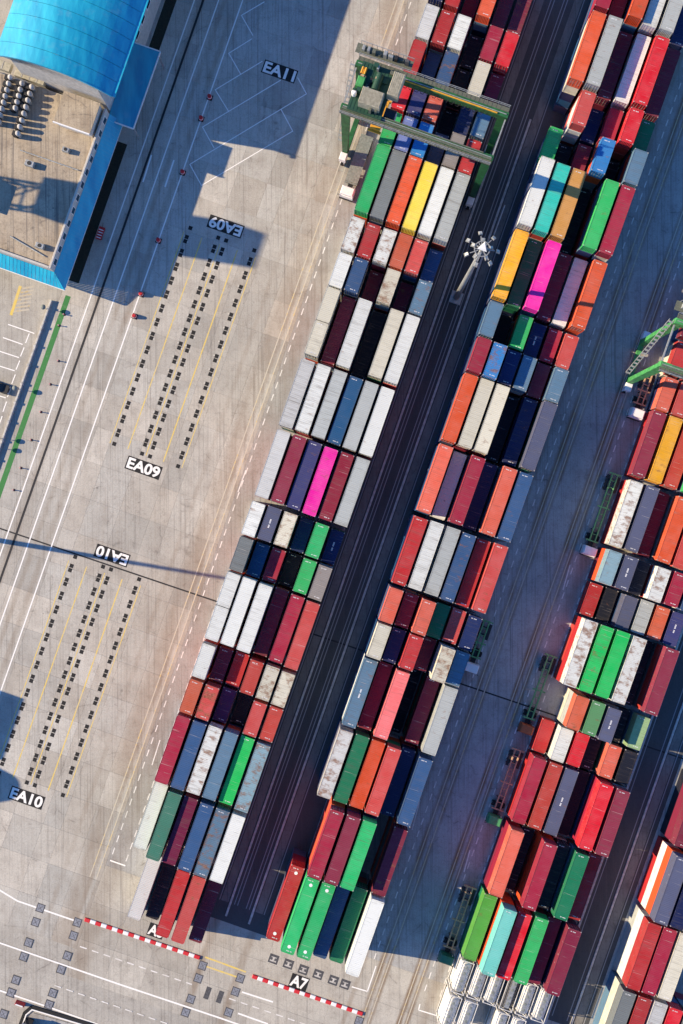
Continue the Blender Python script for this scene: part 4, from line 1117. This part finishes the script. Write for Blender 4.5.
# traffic island, lower left corner
isl = tag(link('traffic_island', None, None, (0,0,0), 0), 'traffic island with a black and white kerb in the lower left corner', 'traffic island')
def zi(x, y): return P(x/5.69, 850+y/5.69)
outl = [zi(95,1060), zi(118,985), zi(140,925), zi(182,890), zi(500,985), zi(760,1075)]
mb = MB()
for i in range(len(outl)-1): mb.bar((*outl[i], .1), (*outl[i+1], .1), .55, .2)
part('kerb', mb, M['black_paint'], isl)
mb = MB(); ribbon(mb, [zi(110,1060), zi(131,988), zi(150,935), zi(184,906), zi(497,1000), zi(755,1090)], .22, .205); part('kerb_stripe', mb, M['white_line'], isl)
mb = MB(); mb.quad([(*zi(135,1100),.06),(*zi(150,960),.06),(*zi(185,925),.06),(*zi(490,1010),.06),(*zi(700,1100),.06)]); part('island_top', mb, M['yard'], isl)
bt = tag(link('glazed_booth', None, None, (*zi(165,985), 0), -TH), 'dark glazed booth on the corner traffic island', 'booth')
mb = MB(); mb.bev(-.75, .75, -2.2, 1.0, .06, 2.4, .05); part('wall', mb, M['glass'], bt)
mb = MB(); mb.bev(-.85, .85, -2.3, 1.1, 2.401, 2.5, .03); part('roof', mb, M['steel_plate'], bt)
u, v = UV(20.7, 1003)
o = thing('road_barrier', 'small red plastic road barrier next to the traffic island', 'barrier', u, v)
mb = MB(); mb.add([(-.9,-.35,0),(.9,-.35,0),(.9,.35,0),(-.9,.35,0),(-.85,-.12,.9),(.85,-.12,.9),(.85,.12,.9),(-.85,.12,.9)], [(4,5,6,7),(0,1,5,4),(1,2,6,5),(2,3,7,6),(3,0,4,7)])
part('body', mb, M['red'], o)
mb = MB(); mb.box(-.7, .7, -.1, .1, .9, .97); part('grip', mb, M['white'], o)

uvsheet('wall_shade_strip', -62.0, -59.8, -51, -23.8, .012, M['wall_shade'])  # flush dark strips: shade along the wall foot put into the colour
uvsheet('wall_shade_strip', -62.0, -60.0, -110, -67.5, .012, M['wall_shade'])

# equipment scattered on the office roof
for i, (px, py, w, l, h, lab) in enumerate(((66,150,1.2,.8,.9,'small grey cooling unit in the middle of the office roof'), (30,164,1.6,1.0,1.0,'larger grey cooling unit near the tower shadow on the office roof'),
        (78,122,.9,.9,.7,'little square cooling unit below the grey roof house'), (40,246,1.5,.9,.9,'grey cooling unit near the lower parapet of the office roof'))):
    x, y = P(px, py, 9.0); o = tag(link('cooling_unit', None, None, (x, y, 8.501), -TH), lab, 'cooling unit', 'cooling units on the office roof')
    mb = MB(); mb.bev(-w/2, w/2, -l/2, l/2, .12, h, .05); part('casing', mb, M['galv'], o)
    mb = MB(); mb.tube([(0,0,h+.001),(0,0,h+.06)], [min(w,l)*.36]*2, 14); part('fan', mb, M['black'], o)
    for sx in (-1, 1):
        mb = MB(); mb.box(sx*w*.4-.08, sx*w*.4+.08, -l/2, l/2, 0, .119); part('skid', mb, M['black'], o)
for i, (a, b, lab) in enumerate((((20,150),(78,170),'long grey pipe crossing the upper half of the office roof'), ((10,236),(44,256),'short grey pipe near the lower edge of the office roof'))):
    p0, p1 = Vector((*P(*a, 8.8), 0)), Vector((*P(*b, 8.8), 0)); o = tag(link('roof_pipe', None, None, (p0.x, p0.y, 8.501), 0), lab, 'pipe', 'pipes on the office roof')
    d_ = p1-p0; mb = MB(); mb.tube([(0,0,.25),(d_.x,d_.y,.25)], [.11,.11], 8); part('pipe', mb, M['galv'], o)
    for q in range(5):
        mb = MB(); c = d_*(q+.5)/5; mb.box(c.x-.12, c.x+.12, c.y-.12, c.y+.12, 0, .2); part('support', mb, M['kerb'], o)
